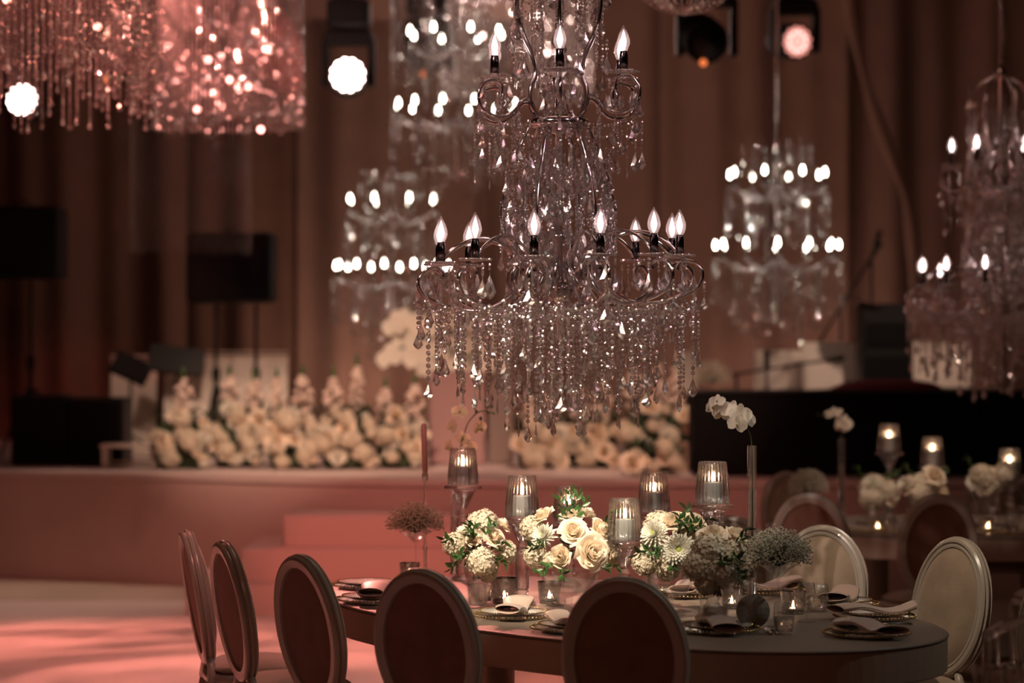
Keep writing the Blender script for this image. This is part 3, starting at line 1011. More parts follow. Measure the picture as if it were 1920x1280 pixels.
def place(mesh, name, parent, p, d, s, roll=0.0):
    o = bpy.data.objects.new(name, mesh); COL.objects.link(o); o.parent = parent
    q = Vector(d).normalized().to_track_quat('Z', 'Y').to_matrix().to_4x4() @ Matrix.Rotation(roll, 4, 'Z')
    o.matrix_local = Matrix.Translation(p) @ q @ Matrix.Scale(s, 4)
    return o


def bouquet(label, c, blooms, leaves, seed, floor=None, name='flower_arrangement', cat='flowers'):
    """blooms: (kind, dx, dy, dz, r) relative to centre c; a green ball of foliage fills the core"""
    rr = random.Random(seed)
    t = thing(name, label, cat, c)
    for (k, x, y, z, r) in blooms:
        p = Vector((x, y, z)); d = Vector((x, y * 1.0 - .055, z * .8 + .035))
        if k == 'r':
            place(rr.choice(ROSE), 'rose', t, p, d, r * .98, rr.uniform(0, 6))
        elif k == 'm':
            o = place(rr.choice(MUM), 'chrysanthemum', t, p, d, r * 1.12, rr.uniform(0, 6))
            cc = MB().ball((0, 0, .22), .2, 10, 6, (1, 1, .6)).build('flower_centre', mumc, o)
        else:
            place(rr.choice(HYD), 'hydrangea', t, p, d, r * 1.08, rr.uniform(0, 6))
    m = MB()
    for i in range(70):
        a = rr.uniform(0, 6.28); e = rr.uniform(-.5, 1.2); q = rr.uniform(.01, .05)
        d = Vector((math.cos(a) * math.cos(e), math.sin(a) * math.cos(e), math.sin(e)))
        leaf(m, d * q + Vector((0, 0, -.02)), d, rr.uniform(.03, .05), rr.uniform(.014, .02))
    m.build('foliage', leafm, t, kind='stuff')
    for i, (x, y, z, dx, dy, dz, L) in enumerate(leaves):
        o = sprig(seed * 10 + i, L, 8, .017, .042, (dx, dy, dz)).build('leaf_sprig', leafm, t); o.location = (x, y, z)
    # stems going down into the water
    if floor:
        m = MB()
        for i in range(9):
            a = i * .7; q = .016
            m.tube([(q * math.cos(a) * 1.3, q * math.sin(a) * 1.3, -.02), (q * math.cos(a + 2.6), q * math.sin(a + 2.6), floor)], .0022, 5)
        m.build('stems', stemm, t)
    return t


def gyp(label, c, rx, rz_, seed, n=650):
    rr = random.Random(seed)
    t = thing('baby_breath', label, 'flowers', c)
    m = MB(); st = MB()
    for i in range(n):
        a = rr.uniform(0, 2 * PI); e = math.asin(rr.uniform(-.35, 1)); q = rr.uniform(.25, 1.08) ** .5
        p = Vector((rx * q * math.cos(a) * math.cos(e), rx * q * math.sin(a) * math.cos(e), rz_ * q * math.sin(e)))
        p += Vector([rr.gauss(0, .004) for _ in range(3)])
        s = rr.uniform(.0028, .0052)
        m.ball(p, s, 5, 3, (1, 1, .8), False)
        if i % 5 == 0: st.tube([(0, 0, -.045), p * .5 + Vector((0, 0, -.01)), p], .0006, 3)
    m.build('blossoms', gypm, t, kind='stuff')
    st.build('stems', stemm, t, kind='stuff')
    return t


def bank(label, x0, x1, Y, z0, h, seed, spikes=6, n=16, group=None):
    """arrangement of white blooms on the stage, blurred"""
    rr = random.Random(seed)
    t = thing('stage_flower_arrangement', label, 'flowers', ((x0 + x1) / 2, Y, z0))
    if group: t['group'] = group
    w = x1 - x0; m = MB()
    for i in range(190):
        x = rr.uniform(-.42, .42) * w; z = rr.uniform(.03, h * .72)
        d = (rr.uniform(-1, 1), rr.uniform(-1, .6), rr.uniform(.15, 1))
        leaf(m, (x, rr.uniform(-.12, .12), z), d, rr.uniform(.08, .15), rr.uniform(.03, .05))
    m.rbox((0, .03, h * .3), (w * .8, .22, h * .6), .03)
    m.build('foliage', darkleaf, t, kind='stuff')
    for i in range(n):
        u = (i * .618034 + rr.uniform(-.05, .05)) % 1
        x = (u - .5) * w * .9
        z = h * (.08 + .66 * ((i * .7548777 + rr.uniform(-.12, .12)) % 1)) * (1 - .35 * (2 * u - 1) ** 4)
        r = rr.choice((.026, .034, .038, .045, .055, .07))
        z = max(z, r * 1.05)
        d = (rr.uniform(-.5, .5), -1, rr.uniform(.1, .8))
        k = rr.random()
        y = -.17 + .09 * z / h + rr.uniform(-.04, .03)
        if k < .5: o = place(rr.choice(HYD), 'hydrangea', t, (x, y, z), d, r * .95, rr.uniform(0, 6))
        elif k < .8: o = place(rr.choice(ROSE), 'rose', t, (x, y, z), d, r * .95, rr.uniform(0, 6))
        else: o = place(rr.choice(MUM), 'chrysanthemum', t, (x, y, z), d, r, rr.uniform(0, 6))
    for i in range(spikes):
        x = ((i + .5) / spikes - .5) * w * .8 + rr.uniform(-.04, .04)
        m = MB(); L = rr.uniform(.26, .40); zz = h * rr.uniform(.50, .64)
        m.tube([(0, 0, 0), (0, 0, L)], .006, 5)
        wd = rr.uniform(.06, .095)
        for k in range(46):
            u = rr.random(); a = k * 2.4; q = wd * math.sin(PI * min(1, .25 + u * .7)) * rr.uniform(.5, 1)
            m.ball((q * math.cos(a), q * math.sin(a), .03 + L * .95 * u), rr.uniform(.018, .032), 6, 4, (1, 1, .8))
        o = m.build('delphinium_spike', blushm, t); o.location = (x, rr.uniform(-.05, .08), zz)
        MB().lathe([(.0001, L), (.02, L + .03), (.012, L + .09), (.0001, L + .12)], 8).build('bud_tip', leafm, o)
    return t


for i, (xa, xb, Y, lab, h, sp) in enumerate((
        (284, 400, 19.3, 'mound of white flowers at the left end of the stage hedge', .60, 1),
        (395, 500, 19.5, 'white flower mound on the stage in front of the pale board', .66, 2),
        (495, 600, 19.3, 'white flower mound with upright spikes right of the pale board', .62, 2),
        (595, 705, 19.3, 'white flower mound with tall spikes above the steps', .66, 2),
        (700, 800, 19.4, 'white flower mound just left of the pink plinth', .60, 2),
        (962, 1060, 19.4, 'white flower mound just right of the tan plinth', .52, 2),
        (1055, 1165, 19.5, 'white flower mound under the right half of the central chandelier', .58, 2),
        (1160, 1300, 19.4, 'tall white flower mound at the right end beside the black counter', .72, 3))):
    s = F / Y
    bank(lab, (xa - 960) / s, (xb - 960) / s, Y, .852, h, 40 + i, sp, 44)
bank('low spill of blush flowers at the foot of the black counter', (1175 - 960) / 247, (1285 - 960) / 247, 18.35, .87, .30, 60, 0, 12)


def plinth(x0, x1, Y, ztop, mat, label):
    s = F / Y; w = (x1 - x0) / s; xc = ((x0 + x1) / 2 - 960) / s
    return tag(MB().rbox((0, 0, (ztop - .85) / 2), (w, w * .8, ztop - .85), .012).build('plinth', mat, None, (xc, Y, .851)), label, 'plinth')


plinth(806, 910, 20.1, 1.62, pinkplinth, 'pink flower plinth on the stage under the white orchid display')
plinth(915, 962, 20.2, 1.66, tanplinth, 'narrow brownish plinth right beside the pink plinth')


def display(label, c, pts, seed, s=.14):
    rr = random.Random(seed)
    t = thing('orchid_display', label, 'flowers', c)
    m = MB()
    for (x, z) in pts: m.tube(smooth_curve([(0, 0, 0), (x * .4, rr.uniform(-.05, .05), z + .12), (x, -.04, z)], 4), .008, 5)
    for i in range(30): leaf(m, (rr.uniform(-.15, .15), 0, rr.uniform(0, .15)), (rr.uniform(-1, 1), rr.uniform(-1, 1), rr.uniform(0, 1)), .18, .06)
    m.build('stems', darkleaf, t, kind='stuff')
    for (x, z) in pts:
        place(ORC, 'orchid_blossom', t, (x, -.06 + rr.uniform(-.04, .04), z), (rr.uniform(-.5, .5), -1, rr.uniform(-.1, .4)), s * rr.uniform(.8, 1.15), rr.uniform(-.5, .5))
    return t


display('large blurred white orchid display on the pink plinth behind the chandelier', ((858 - 960) * 20.1 / F, 20.1, 1.625),
        [(-.45, .42), (-.36, .38), (-.28, .30), (-.18, .38), (-.06, .40), (.06, .36), (.18, .38), (-.42, .26), (-.50, .16), (-.56, .10), (-.33, .12), (-.22, .14), (-.10, .20), (.04, .18), (.16, .2),
         (.28, .3), (.36, .34), (-.14, .03), (-.04, .02), (.08, .03), (.30, .14), (.2, .04), (.42, .26), (-.24, .0), (-.52, .36)], 71, .125)


# ------------------------------------------------------------------ things on the stage
def speaker(label, x0, x1, y0, y1, Y, legs, yaw=0.0, depth=.4):
    s = F / Y; w = (x1 - x0) / s; h = (y1 - y0) / s; c = at((x0 + x1) / 2, y1, Y)
    t = thing('loudspeaker', label, 'speaker', c, yaw)
    MB().rbox((0, 0, h / 2), (w, depth, h), .03).build('cabinet', blackp, t)
    MB().rbox((0, -depth / 2 - .006, h / 2), (w * .92, .014, h * .92), .005).build('grille', grille, t)
    m = MB(); m.tube([(-.05, 0, h), (-.05, 0, h + .05), (.05, 0, h + .05), (.05, 0, h)], .01, 6); m.build('handle', blackp, t)
    return t


def tripod(label, px, ytop, Y, spread=.45, base=.85):
    p = at(px, ytop, Y); H = p.z - base
    t = thing('speaker_stand', label, 'stand', (p.x, p.y, base))
    MB().tube([(0, 0, .12), (0, 0, H * .55)], .022, 10).build('lower_pole', blackp, t)
    MB().tube([(0, 0, H * .5), (0, 0, H - .002)], .016, 10).build('pole', blackp, t)
    MB().lathe([(.03, H * .5), (.036, H * .52), (.036, H * .57), (.03, H * .58)], 12).build('collar', blackp, t)
    for k in range(3):
        a = k * 2.094 + .4
        m = MB().tube([(0.02 * math.cos(a), .02 * math.sin(a), .62), (spread * math.cos(a), spread * math.sin(a), .014)], .013, 8)
        m.tube([(0, 0, .22), (spread * .55 * math.cos(a), spread * .55 * math.sin(a), .29)], .009, 6)
        m.build('leg', blackp, t)
    return t


speaker('black loudspeaker on a pole at the far left edge', -30, 120, 388, 524, 20.9, 1)
tripod('black tripod stand under the far left loudspeaker', 58, 525, 20.9, .4)
speaker('wide black loudspeaker seen behind the faint crystal strands', 354, 517, 437, 568, 21.3, 2)
tripod('black stand at the left under the wide loudspeaker', 405, 569, 21.3, .16)
tripod('black stand at the right under the wide loudspeaker', 480, 569, 21.3, .16)


def case(label, x0, x1, ytop, Y, depth=.5):
    s = F / Y; w = (x1 - x0) / s; zt = CZ + (652 - ytop) / s; h = zt - .852
    t = thing('bass_speaker', label, 'speaker', (((x0 + x1) / 2 - 960) / s, Y, .852))
    MB().rbox((0, 0, h / 2), (w, depth, h), .02).build('cabinet', blackp, t)
    MB().rbox((0, -depth / 2 - .006, h / 2), (w * .88, .014, h * .84), .004).build('grille', grille, t)
    MB().lathe([(.03, -depth / 2 - .018), (.035, -depth / 2 - .014)], 10, mat=Matrix.Translation((0, 0, h * .12)) @ Matrix.Rotation(0, 4, 'X')).build('badge', blackp, t) if False else None
    return t


case('black bass speaker box on the stage at left, nearer the picture edge', 32, 132, 740, 19.9)
case('black bass speaker box on the stage at left, beside the low white frame', 136, 240, 745, 19.9)
# low white frame
t = thing('low_frame', 'low white frame on the stage left of the flower hedge', 'frame', at(250, 876, 19.6)); t.location.z = .852; t.location.y = 19.5
MB().rbox((-.20, 0, .08), (.03, .3, .16), .004).build('leg', whitep, t)
MB().rbox((.20, 0, .08), (.03, .3, .16), .004).build('leg', whitep, t)
MB().rbox((0, 0, .172), (.46, .32, .024), .004).build('top', whitep, t)
MB().rbox((0, .1, .03), (.37, .02, .02), .004).build('rail', whitep, t)


def board(label, x0, x1, ytop, Y, lean=.1, hb=None, dx=0.0, mat=None):
    """white stand front for a band member"""
    s = F / Y; w = (x1 - x0) / s; zt = CZ + (652 - ytop) / s; h = zt - .852
    t = thing('band_stand_board', label, 'music stand', (((x0 + x1) / 2 - 960) / s, Y, .852))
    M = Matrix.Rotation(-lean, 4, 'X')
    MB().rbox((dx, 0, h - (hb or h) / 2 - .01), (w, .02, (hb or h) - .02), .004, mat=M).build('board', mat or whitep, t)
    m = MB()
    m.rbox((dx - w * .3, .2, h * .4), (.03, .03, h * .8), .004); m.rbox((dx + w * .3, .2, h * .4), (.03, .03, h * .8), .004)
    m.rbox((dx, .2, .015), (w * .8, .25, .03), .006)
    m.build('support', blackp, t)
    MB().rbox((dx, -.03 + h * math.sin(lean) * 1.0, h), (w, .08, .012), .003).build('ledge', mat or whitep, t)
    return t


board('wide pale music board behind the left flower hedge', 382, 538, 660, 21.6)
board('small pale music board between two black sheet stands', 306, 388, 698, 21.15)
board('pale music board at the far left of the stage', 206, 292, 668, 21.6)


def sheet_stand(label, px, py, Y, w, h, yaw, tilt, mat=None, page=False, roll=0.0):
    p = at(px, py, Y); H = p.z - .852
    t = thing('music_stand', label, 'music stand', (p.x, p.y, .852), yaw)
    M = Matrix.Translation((0, 0, H)) @ Matrix.Rotation(tilt, 4, 'X') @ Matrix.Rotation(roll, 4, 'Y')
    MB().rbox((0, 0, 0), (w, .012, h), .003, mat=M).build('desk', mat or blackp, t)
    MB().rbox((0, -.03, -h / 2), (w, .06, .012), .003, mat=M).build('ledge', blackp, t)
    MB().tube([(0, .04, .05), (0, .04, H - .05), (0, 0.01, H)], .012, 8).build('pole', blackp, t)
    for k in range(3):
        a = k * 2.094
        MB().tube([(0, .04, .2), (.28 * math.cos(a), .04 + .28 * math.sin(a), .01)], .009, 6).build('leg', blackp, t)
    if page: MB().rbox((0, -.012, .01), (w * .9, .006, h * .88), .001, mat=M).build('sheet', whitep, t)
    return t


sheet_stand('black music stand tilted sideways at the far left of the stage', 246, 690, 21.0, .34, .24, .3, -.5, roll=.5)
sheet_stand('black music stand in front of the small pale board', 330, 675, 20.9, .48, .24, 0, -.3, roll=.12)
# right side
sheet_stand('bright white sheet board on the stage left of the black rack', 1555, 690, 20.6, .47, .44, -.12, -.12, mat=whitep)
sheet_stand('dimmer white sheet board left of the bright one with a microphone in front', 1460, 700, 20.9, .42, .40, -.1, -.12, mat=whitep)
sheet_stand('white sheet board right of the black rack below the right chandelier', 1762, 685, 20.6, .56, .40, .08, -.12, mat=whitep)
sheet_stand('pale sheet board behind the right flower mound', 1288, 700, 21.4, .18, .40, 0, -.1, mat=whitep)
gyp('pale blurred ball of baby breath above the left end of the black counter', at(1333, 708, 19.6), .17, .15, 77, 900)
MB().tube([(0, 0, 0), (0, 0, at(1333, 735, 19.6).z - .852)], .03, 12).build('flower_pedestal', tanplinth, None, (at(1333, 735, 19.6).x, 19.6, .852))
tag([q for q in COL.objects if q.name.startswith('flower_pedestal')][0], 'slim pedestal under the blurred ball of baby breath on the stage', 'pedestal')
# black counter / keyboard riser
s = F / 18.3
t = thing('black_counter', 'long black draped counter on the stage behind the second table', 'counter', ((1300 - 960) / s + 1.55, 18.5, .852))
hh = CZ - (738 - 652) / s - .852
MB().rbox((0, 0, hh / 2), (3.1, .7, hh), .015).build('drape', black, t)
MB().rbox((0, 0, hh + .012), (3.14, .74, .025), .006).build('top', blackp, t)
m = MB(); vs = []
m.lathe([(.0001, .085), (.18, .08), (.34, .055), (.42, .02), (.44, 0.0), (.0001, 0)], 28, mat=Matrix.Diagonal((1.0, .5, 1, 1)))
tag(m.build('cushion', redv, None, ((1665 - 960) * 18.5 / F, 18.5, .852 + hh + .026)), 'dark red velvet cushion lying on the black counter', 'cushion')
# rack of black equipment
t = thing('equipment_rack', 'tall black equipment rack between the white sheet boards', 'rack', ((1658 - 960) * 20.0 / F, 20.0, .852))
MB().rbox((0, 0, .66), (.42, .4, 1.32), .015).build('cabinet', blackp, t)
for k in range(4): MB().rbox((0, -.205, .25 + .27 * k), (.36, .016, .2), .006).build('panel', grille, t)
MB().lathe([(.0001, .02), (.04, .018), (.24, 0), (.0001, -.004)], 24, mat=Matrix.Translation((-.18, -.02, 1.32)) @ Matrix.Rotation(.3, 4, 'Y')).build('cymbal', darkchrome, t)
MB().ball((-.02, -.22, .56), .012, 8, 5).build('indicator', orangel, t)


def mic_stand(label, px, Y, ytop, a, b, mic=None, group=None):
    p = at(px, ytop, Y); H = p.z - .852
    t = thing('microphone_stand', label, 'microphone stand', (p.x, p.y, .852))
    MB().tube([(0, 0, .02), (0, 0, H)], .012, 8).build('pole', blackp, t)
    A = at(*a, Y) - Vector((p.x, p.y, .852)); B = at(*b, Y) - Vector((p.x, p.y, .852))
    A.y = B.y = -.03
    MB().tube([A, B], .011, 8).build('boom', blackp, t)
    m = MB().tube([A, A + (A - B).normalized() * .10], .022, 10); m.ball(A + (A - B).normalized() * .12, .028, 10, 6)
    m.build('microphone', blackp, t)
    for k in range(3):
        q = k * 2.094
        MB().tube([(0, 0, .12), (.3 * math.cos(q), .3 * math.sin(q), .012)], .01, 6).build('leg', blackp, t)
    return t


mic_stand('tall microphone stand with its boom slanting up to the right', 1577, 20.8, 575, (1634, 480), (1530, 650))
mic_stand('tall black microphone stand standing behind the slanting boom', 1634, 21.6, 478, (1640, 462), (1628, 500))
mic_stand('microphone stand with level boom across the white sheet boards', 1381, 20.2, 700, (1550, 675), (1372, 702))
mic_stand('short black microphone stand left of the bright white sheet board', 1437, 19.8, 700, (1437, 690), (1437, 720))


# ------------------------------------------------------------------ tables
def oval(cx, cy_, a, b, t, n=2.2, N=96, k=1.0):
    out = []
    for i in range(N):
        q = 2 * PI * i / N; c, s = math.cos(q), math.sin(q)
        u = a * k * math.copysign(abs(c) ** (2 / n), c); v = b * k * math.copysign(abs(s) ** (2 / n), s)
        out.append((cx + u * math.cos(t) - v * math.sin(t), cy_ + u * math.sin(t) + v * math.cos(t)))
    return out


def table(label, cx, cy_, a, b, t, zt=.75, name='dining_table', apron=.135):
    T = thing(name, label, 'table', (cx, cy_, 0), t)
    def slab(k0, z0, z1, bev=.008):
        m = MB(); rings = [(k0 - bev, z0), (k0, z0 + bev), (k0, z1 - bev), (k0 - bev * .5, z1 - bev * .25), (k0 - bev, z1)]
        vs = []; N = 120
        for d, z in rings:
            vs += [(x, y, z) for x, y in oval(0, 0, a + d, b + d, 0, 2.2, N)]
        fs = [(k * N + i, k * N + (i + 1) % N, (k + 1) * N + (i + 1) % N, (k + 1) * N + i) for k in range(len(rings) - 1) for i in range(N)]
        fs += [tuple(range(N - 1, -1, -1)), tuple(range((len(rings) - 1) * N, len(rings) * N))]
        return m.add(vs, fs, False)
    slab(0, zt - .012, zt).build('tabletop', linen, T)
    slab(-.004, zt - apron, zt - .0125, .004).build('apron', apronm, T)
    for s in (-1, 1):
        m = MB().lathe([(.30, 0), (.30, .03), (.12, .06), (.09, .2), (.09, zt - apron - .02), (.2, zt - apron - .001)], 28, (s * a * .5, 0, 0))
        m.build('pedestal', paint, T)
    return T


TC = (.406, 9.851); TA, TB, TT = 1.601, .882, -.922
table('long oval table in sharp focus dressed with flowers and candle holders', TC[0], TC[1], TA, TB, TT)
T2 = (2.80, 14.45)
table('second oval table at right, blurred behind the near table', T2[0], T2[1], 1.28, .93, 0)


# ------------------------------------------------------------------ oval-back chairs
def chair(label, x, y, th, group=None):
    """th: facing angle from +Y towards +X"""
    t = thing('oval_back_chair', label, 'chair', (x, y, 0), -th, group)
    # local frame: chair faces +Y, back at y = 0
    W, Hh, zc, lean = .215, .285, .752, .17
    L = Matrix.Translation((0, .055, .45)) @ Matrix.Rotation(lean, 4, 'X') @ Matrix.Translation((0, -.0, -.45))
    prof = [(-.026, -.024), (.004, -.028), (.015, -.024), (.020, -.016), (.011, -.011), (.011, -.006), (.021, -.002), (.023, .006), (.013, .010), (.013, .015), (.017, .021), (.008, .029), (-.002, .031), (-.006, .024), (-.012, .024), (-.016, .029), (-.024, .027), (-.030, .012), (-.030, -.012)]
    N = 64; vs = []
    for i in range(N):
        a = 2 * PI * i / N; c, s_ = math.cos(a), math.sin(a)
        nx, nz = c / W, s_ / Hh; q = math.hypot(nx, nz); nx /= q; nz /= q
        for (o, d) in prof:
            vs.append((W * c * .93 + nx * o, d, zc + Hh * s_ * .945 + nz * o))
    K = len(prof)
    m = MB()
    for k in range(K):
        st = []
        for i in range(N): st += [vs[i * K + k], vs[i * K + (k + 1) % K]]
        m.add(st, [(2 * i, 2 * i + 1, 2 * ((i + 1) % N) + 1, 2 * ((i + 1) % N)) for i in range(N)], True, L)
    # short stiles down to the seat
    for s_ in (-1, 1):
        m.tube([(s_ * .085, 0, .505), (s_ * .105, 0, .46), (s_ * .15, -.012, .395)], [.017, .019, .023], 10, mat=L)
    m.build('backrest_frame', paint, t)
    def padm(d0, bulge, sgn):
        m = MB(); vs = []; rings = 9; N = 48
        for r in range(rings):
            u = 1 - r / (rings - 1)
            dd = d0 + sgn * bulge * (1 - u ** 4) ** .6
            for i in range(N):
                a = 2 * PI * i / N
                vs.append((W * .83 * u * math.cos(a), dd, zc + Hh * .86 * u * math.sin(a)))
        return m.add(vs, [(r * N + i, r * N + (i + 1) % N, (r + 1) * N + (i + 1) % N, (r + 1) * N + i) for r in range(rings - 1) for i in range(N)], True, L)
    padm(.020, .038, 1).build('backrest_pad', velvet, t)
    padm(-.012, .006, -1).build('back_panel', backcloth, t)
    # seat
    def seat(z0, z1, k, dome=0):
        m = MB(); N = 48; vs = []
        pr = [(k - .02, z0), (k, z0 + .012), (k, z1 - .012), (k - .02, z1)]
        if dome: pr += [(k * .75, z1 + dome * .6), (k * .4, z1 + dome), (.001, z1 + dome * 1.05)]
        for (q, z) in pr:
            for i in range(N):
                a = 2 * PI * i / N; c, s_ = math.cos(a), math.sin(a)
                vs.append((q * math.copysign(abs(c) ** .72, c), .26 + q * .93 * math.copysign(abs(s_) ** .72, s_), z))
        fs = [(r * N + i, r * N + (i + 1) % N, (r + 1) * N + (i + 1) % N, (r + 1) * N + i) for r in range(len(pr) - 1) for i in range(N)]
        fs.append(tuple(range(N - 1, -1, -1)))
        if not dome: fs.append(tuple(range((len(pr) - 1) * N, len(pr) * N)))
        return m.add(vs, fs, True)
    seat(.385, .435, .245).build('seat_frame', paint, t)
    seat(.436, .462, .232, .03).build('seat_cushion', velvet, t)
    for s_ in (-1, 1):
        MB().lathe([(.012, 0), (.014, .02), (.02, .30), (.026, .33), (.020, .345), (.027, .36), (.027, .384)], 14, (s_ * .19, .43, 0)).build('leg', paint, t)
        MB().tube([(s_ * .20, -.06, .0), (s_ * .185, -.02, .14), (s_ * .165, .04, .30), (s_ * .16, .06, .384)], [.014, .017, .021, .025], 10).build('leg', paint, t)
    return t


D = math.radians
first = chair('oval-back chair seen edge-on, farthest left of all the chairs', -1.35, 10.33, D(76))


def cchair(label, x, y, th, group=None):
    return dup(first, (x, y, 0), -D(th), label, group)


cchair('oval-back chair seen nearly edge-on, second from the left', -1.125, 9.75, 68)
cchair('oval-back chair at the left, third from the left, turned half away', -.765, 9.12, 54)
cchair('oval-back chair with a dark back, in front of the left end of the near table', -.30, 8.55, 32)
cchair('largest dark-backed oval chair, in front of the middle of the near table', .385, 8.24, 12)
cchair('oval-back chair facing us behind the dried-looking baby breath at the near table', 1.345, 10.55, 208)
cchair('oval-back chair with fluted cream rim right of the near table end', 1.80, 9.9, 238)
cchair('mostly hidden oval-back chair just behind the tall tube vase', 1.0, 11.12, 196)
cchair('oval-back chair cut off by the right edge behind the clear acrylic chair', 2.06, 9.05, 238)
cchair('blurred dark-backed chair at the left end of the second table, behind the tube vase', 1.60, 12.95, 20)
cchair('blurred dark-backed chair in front of the middle of the second table', 2.27, 12.9, -4)
cchair('pale blurred chair at the far left side of the second table behind the baby breath', 1.74, 15.15, 150)
cchair('blurred chair of the second table at the right edge, only its seat in view', 3.06, 13.05, -12)
cchair('blurred pale chair on the far side of the second table at the right edge', 3.15, 15.75, 185)


def ghost(label, c, rz):
    t = thing('acrylic_chair', label, 'chair', c, rz)
    # local: back in plane y=0, facing +Y
    H = .92
    for s in (-1, 1):
        MB().tube([(s * .19, -.04, 0), (s * .19, 0, .45), (s * .185, -.02, H - .03)], .015, 10).build('rear_leg', acrylic, t)
        MB().tube([(s * .19, .40, 0), (s * .19, .38, .44)], .015, 10).build('front_leg', acrylic, t)
    m = MB().tube(smooth_curve([(-.20, -.012, H - .05), (-.12, -.035, H - .01), (0, -.045, H), (.12, -.035, H - .01), (.20, -.012, H - .05)], 4), .019, 10)
    m.build('top_rail', acrylic, t)
    MB().tube([(-.19, -.02, H - .15), (0, -.035, H - .14), (.19, -.02, H - .15)], .012, 8).build('middle_rail', acrylic, t)
    MB().tube([(-.19, -.002, .55), (0, -.015, .55), (.19, -.002, .55)], .012, 8).build('lower_rail', acrylic, t)
    for k in range(5):
        x = (k - 2) * .063
        m = MB().tube([(x, -.01, .55), (x, -.03, H - .14)], .009, 8)
        m.ball((x, -.02, .66), .014, 8, 5); m.ball((x, -.026, H - .2), .013, 8, 5)
        m.build('spindle', acrylic, t)
    for k in range(6):
        x = (k - 2.5) * .063
        MB().tube([(x, -.03, H - .145), (x, -.035, H - .02)], .008, 8).build('short_spindle', acrylic, t)
    MB().rbox((0, .19, .455), (.42, .42, .03), .01).build('seat', acrylic, t)
    return t


ghost('clear acrylic spindle-back chair in the bottom right corner', (1.70, 7.95, 0), D(28))

# ------------------------------------------------------------------ tableware
ZT = .7505


def spot(px, py):
    """point on the near table top seen at photo pixel"""
    s = (py - 652) / (CZ - ZT)
    return Vector(((px - 960) / s, F / s, ZT))


def holder(label, px, H, Yt, hshade=.168, clabel=''):
    """ribbed hurricane shade on a pedestal stand"""
    x = (px - 960) * Yt / F
    t = thing('candle_holder', label, 'candle holder', (x, Yt, ZT))
    zp = H - hshade                                                     # height of plate
    m = MB(); n = 48
    rb = lambda k, i: .035 * math.cos(i * PI) if True else 0
    m.lathe([(.056, 0), (.058, .006), (.05, .012), (.032, .03), (.022, .045), (.028, .055), (.022, .065)], n, rib=rb)
    m.lathe([(.022, .065), (.026, .07), (.027, zp - .155), (.024, zp - .15)], n, rib=lambda k, i: .05 * math.cos(i * PI))
    m.lathe([(.018, zp - .15), (.024, zp - .135), (.018, zp - .12), (.014, zp - .112), (.020, zp - .10), (.03, zp - .08), (.052, zp - .03), (.060, zp - .022), (.082, zp - .018), (.083, zp - .004), (.06, zp), (.001, zp - .002)], n, rib=rb)
    m.build('stand', ribglass, t)
    m = MB(); K = 96
    rb = lambda k, i: .022 * math.cos(i * 2 * PI / 4)
    rbi = lambda k, i: .0
    z0 = zp + .0012
    m.lathe([(.067, z0), (.0655, z0 + .05), (.060, z0 + .11), (.0545, H - .004), (.0535, H), (.0515, H), (.0565, z0 + .11), (.0615, z0 + .05), (.063, z0)], K, rib=lambda k, i: (.055 * math.cos(i * PI / 2) if k < 4 else -.02 * math.cos(i * PI / 2)), closed=True)
    m.build('glass_shade', ribglass, t)
    c = thing('pillar_candle', clabel or 'white pillar candle burning inside the ' + label, 'candle', (x, Yt, ZT + zp + .0015))
    MB().lathe([(.0001, 0), (.034, 0), (.036, .004), (.036, .078), (.033, .084), (.02, .081), (.0001, .078)], 32).build('wax', wax, c)
    wk = MB().tube([(0, 0, .078), (.001, 0, .092)], .001, 5).build('wick', wick, c)
    MB().lathe([(.0001, .086), (.0045, .091), (.0062, .099), (.004, .112), (.0001, .126)], 12).build('flame', flame, c)
    return t


HOLD = [(868, .605, 11.0, 'tall ribbed glass candle holder at the left end of the table, before the yellow orchid'),
        (979, .535, 9.96, 'ribbed glass candle holder between the left bouquet and the central roses'),
        (1066, .445, 10.75, 'ribbed glass candle holder half hidden behind the central bouquet leaves'),
        (1171, .465, 9.58, 'short ribbed glass candle holder in front, right of the central roses'),
        (1226, .52, 10.45, 'ribbed glass candle holder behind the gap between the central and right bouquets'),
        (1336, .605, 9.68, 'tallest ribbed glass candle holder above the right bouquet')]
for px, H, Y, lab in HOLD:
    holder(lab, px, H, Y, clabel='white candle burning in the ' + lab.replace('ribbed glass candle ', '').replace('at the left end of the table, ', ''))
# second-table holders (same design)
for px, H, Y, lab in ((1667, .60, 14.6, 'left of the three blurred glass candle holders on the second table'),
                      (1748, .53, 14.4, 'middle of the three blurred glass candle holders on the second table'),
                      (1893, .47, 14.2, 'right blurred glass candle holder on the second table by the picture edge')):
    holder(lab, px, H, Y, clabel='white candle burning in the ' + lab.replace('blurred glass candle holder', 'glass holder'))


def compote(label, p, r=.115, h=.15):
    t = thing('glass_compote', label, 'vase', p)
    m = MB().lathe([(.001, 0), (.07, 0), (.072, .005), (.04, .014), (.014, .03), (.011, .05), (.016, .06), (.011, .068), (.02, .074), (r * .62, .09), (r * .94, h - .02), (r, h),
                    (r - .004, h), (r * .90, h - .017), (r * .55, .092), (.001, .082)], 40)
    m.build('bowl', clearglass, t)
    return t


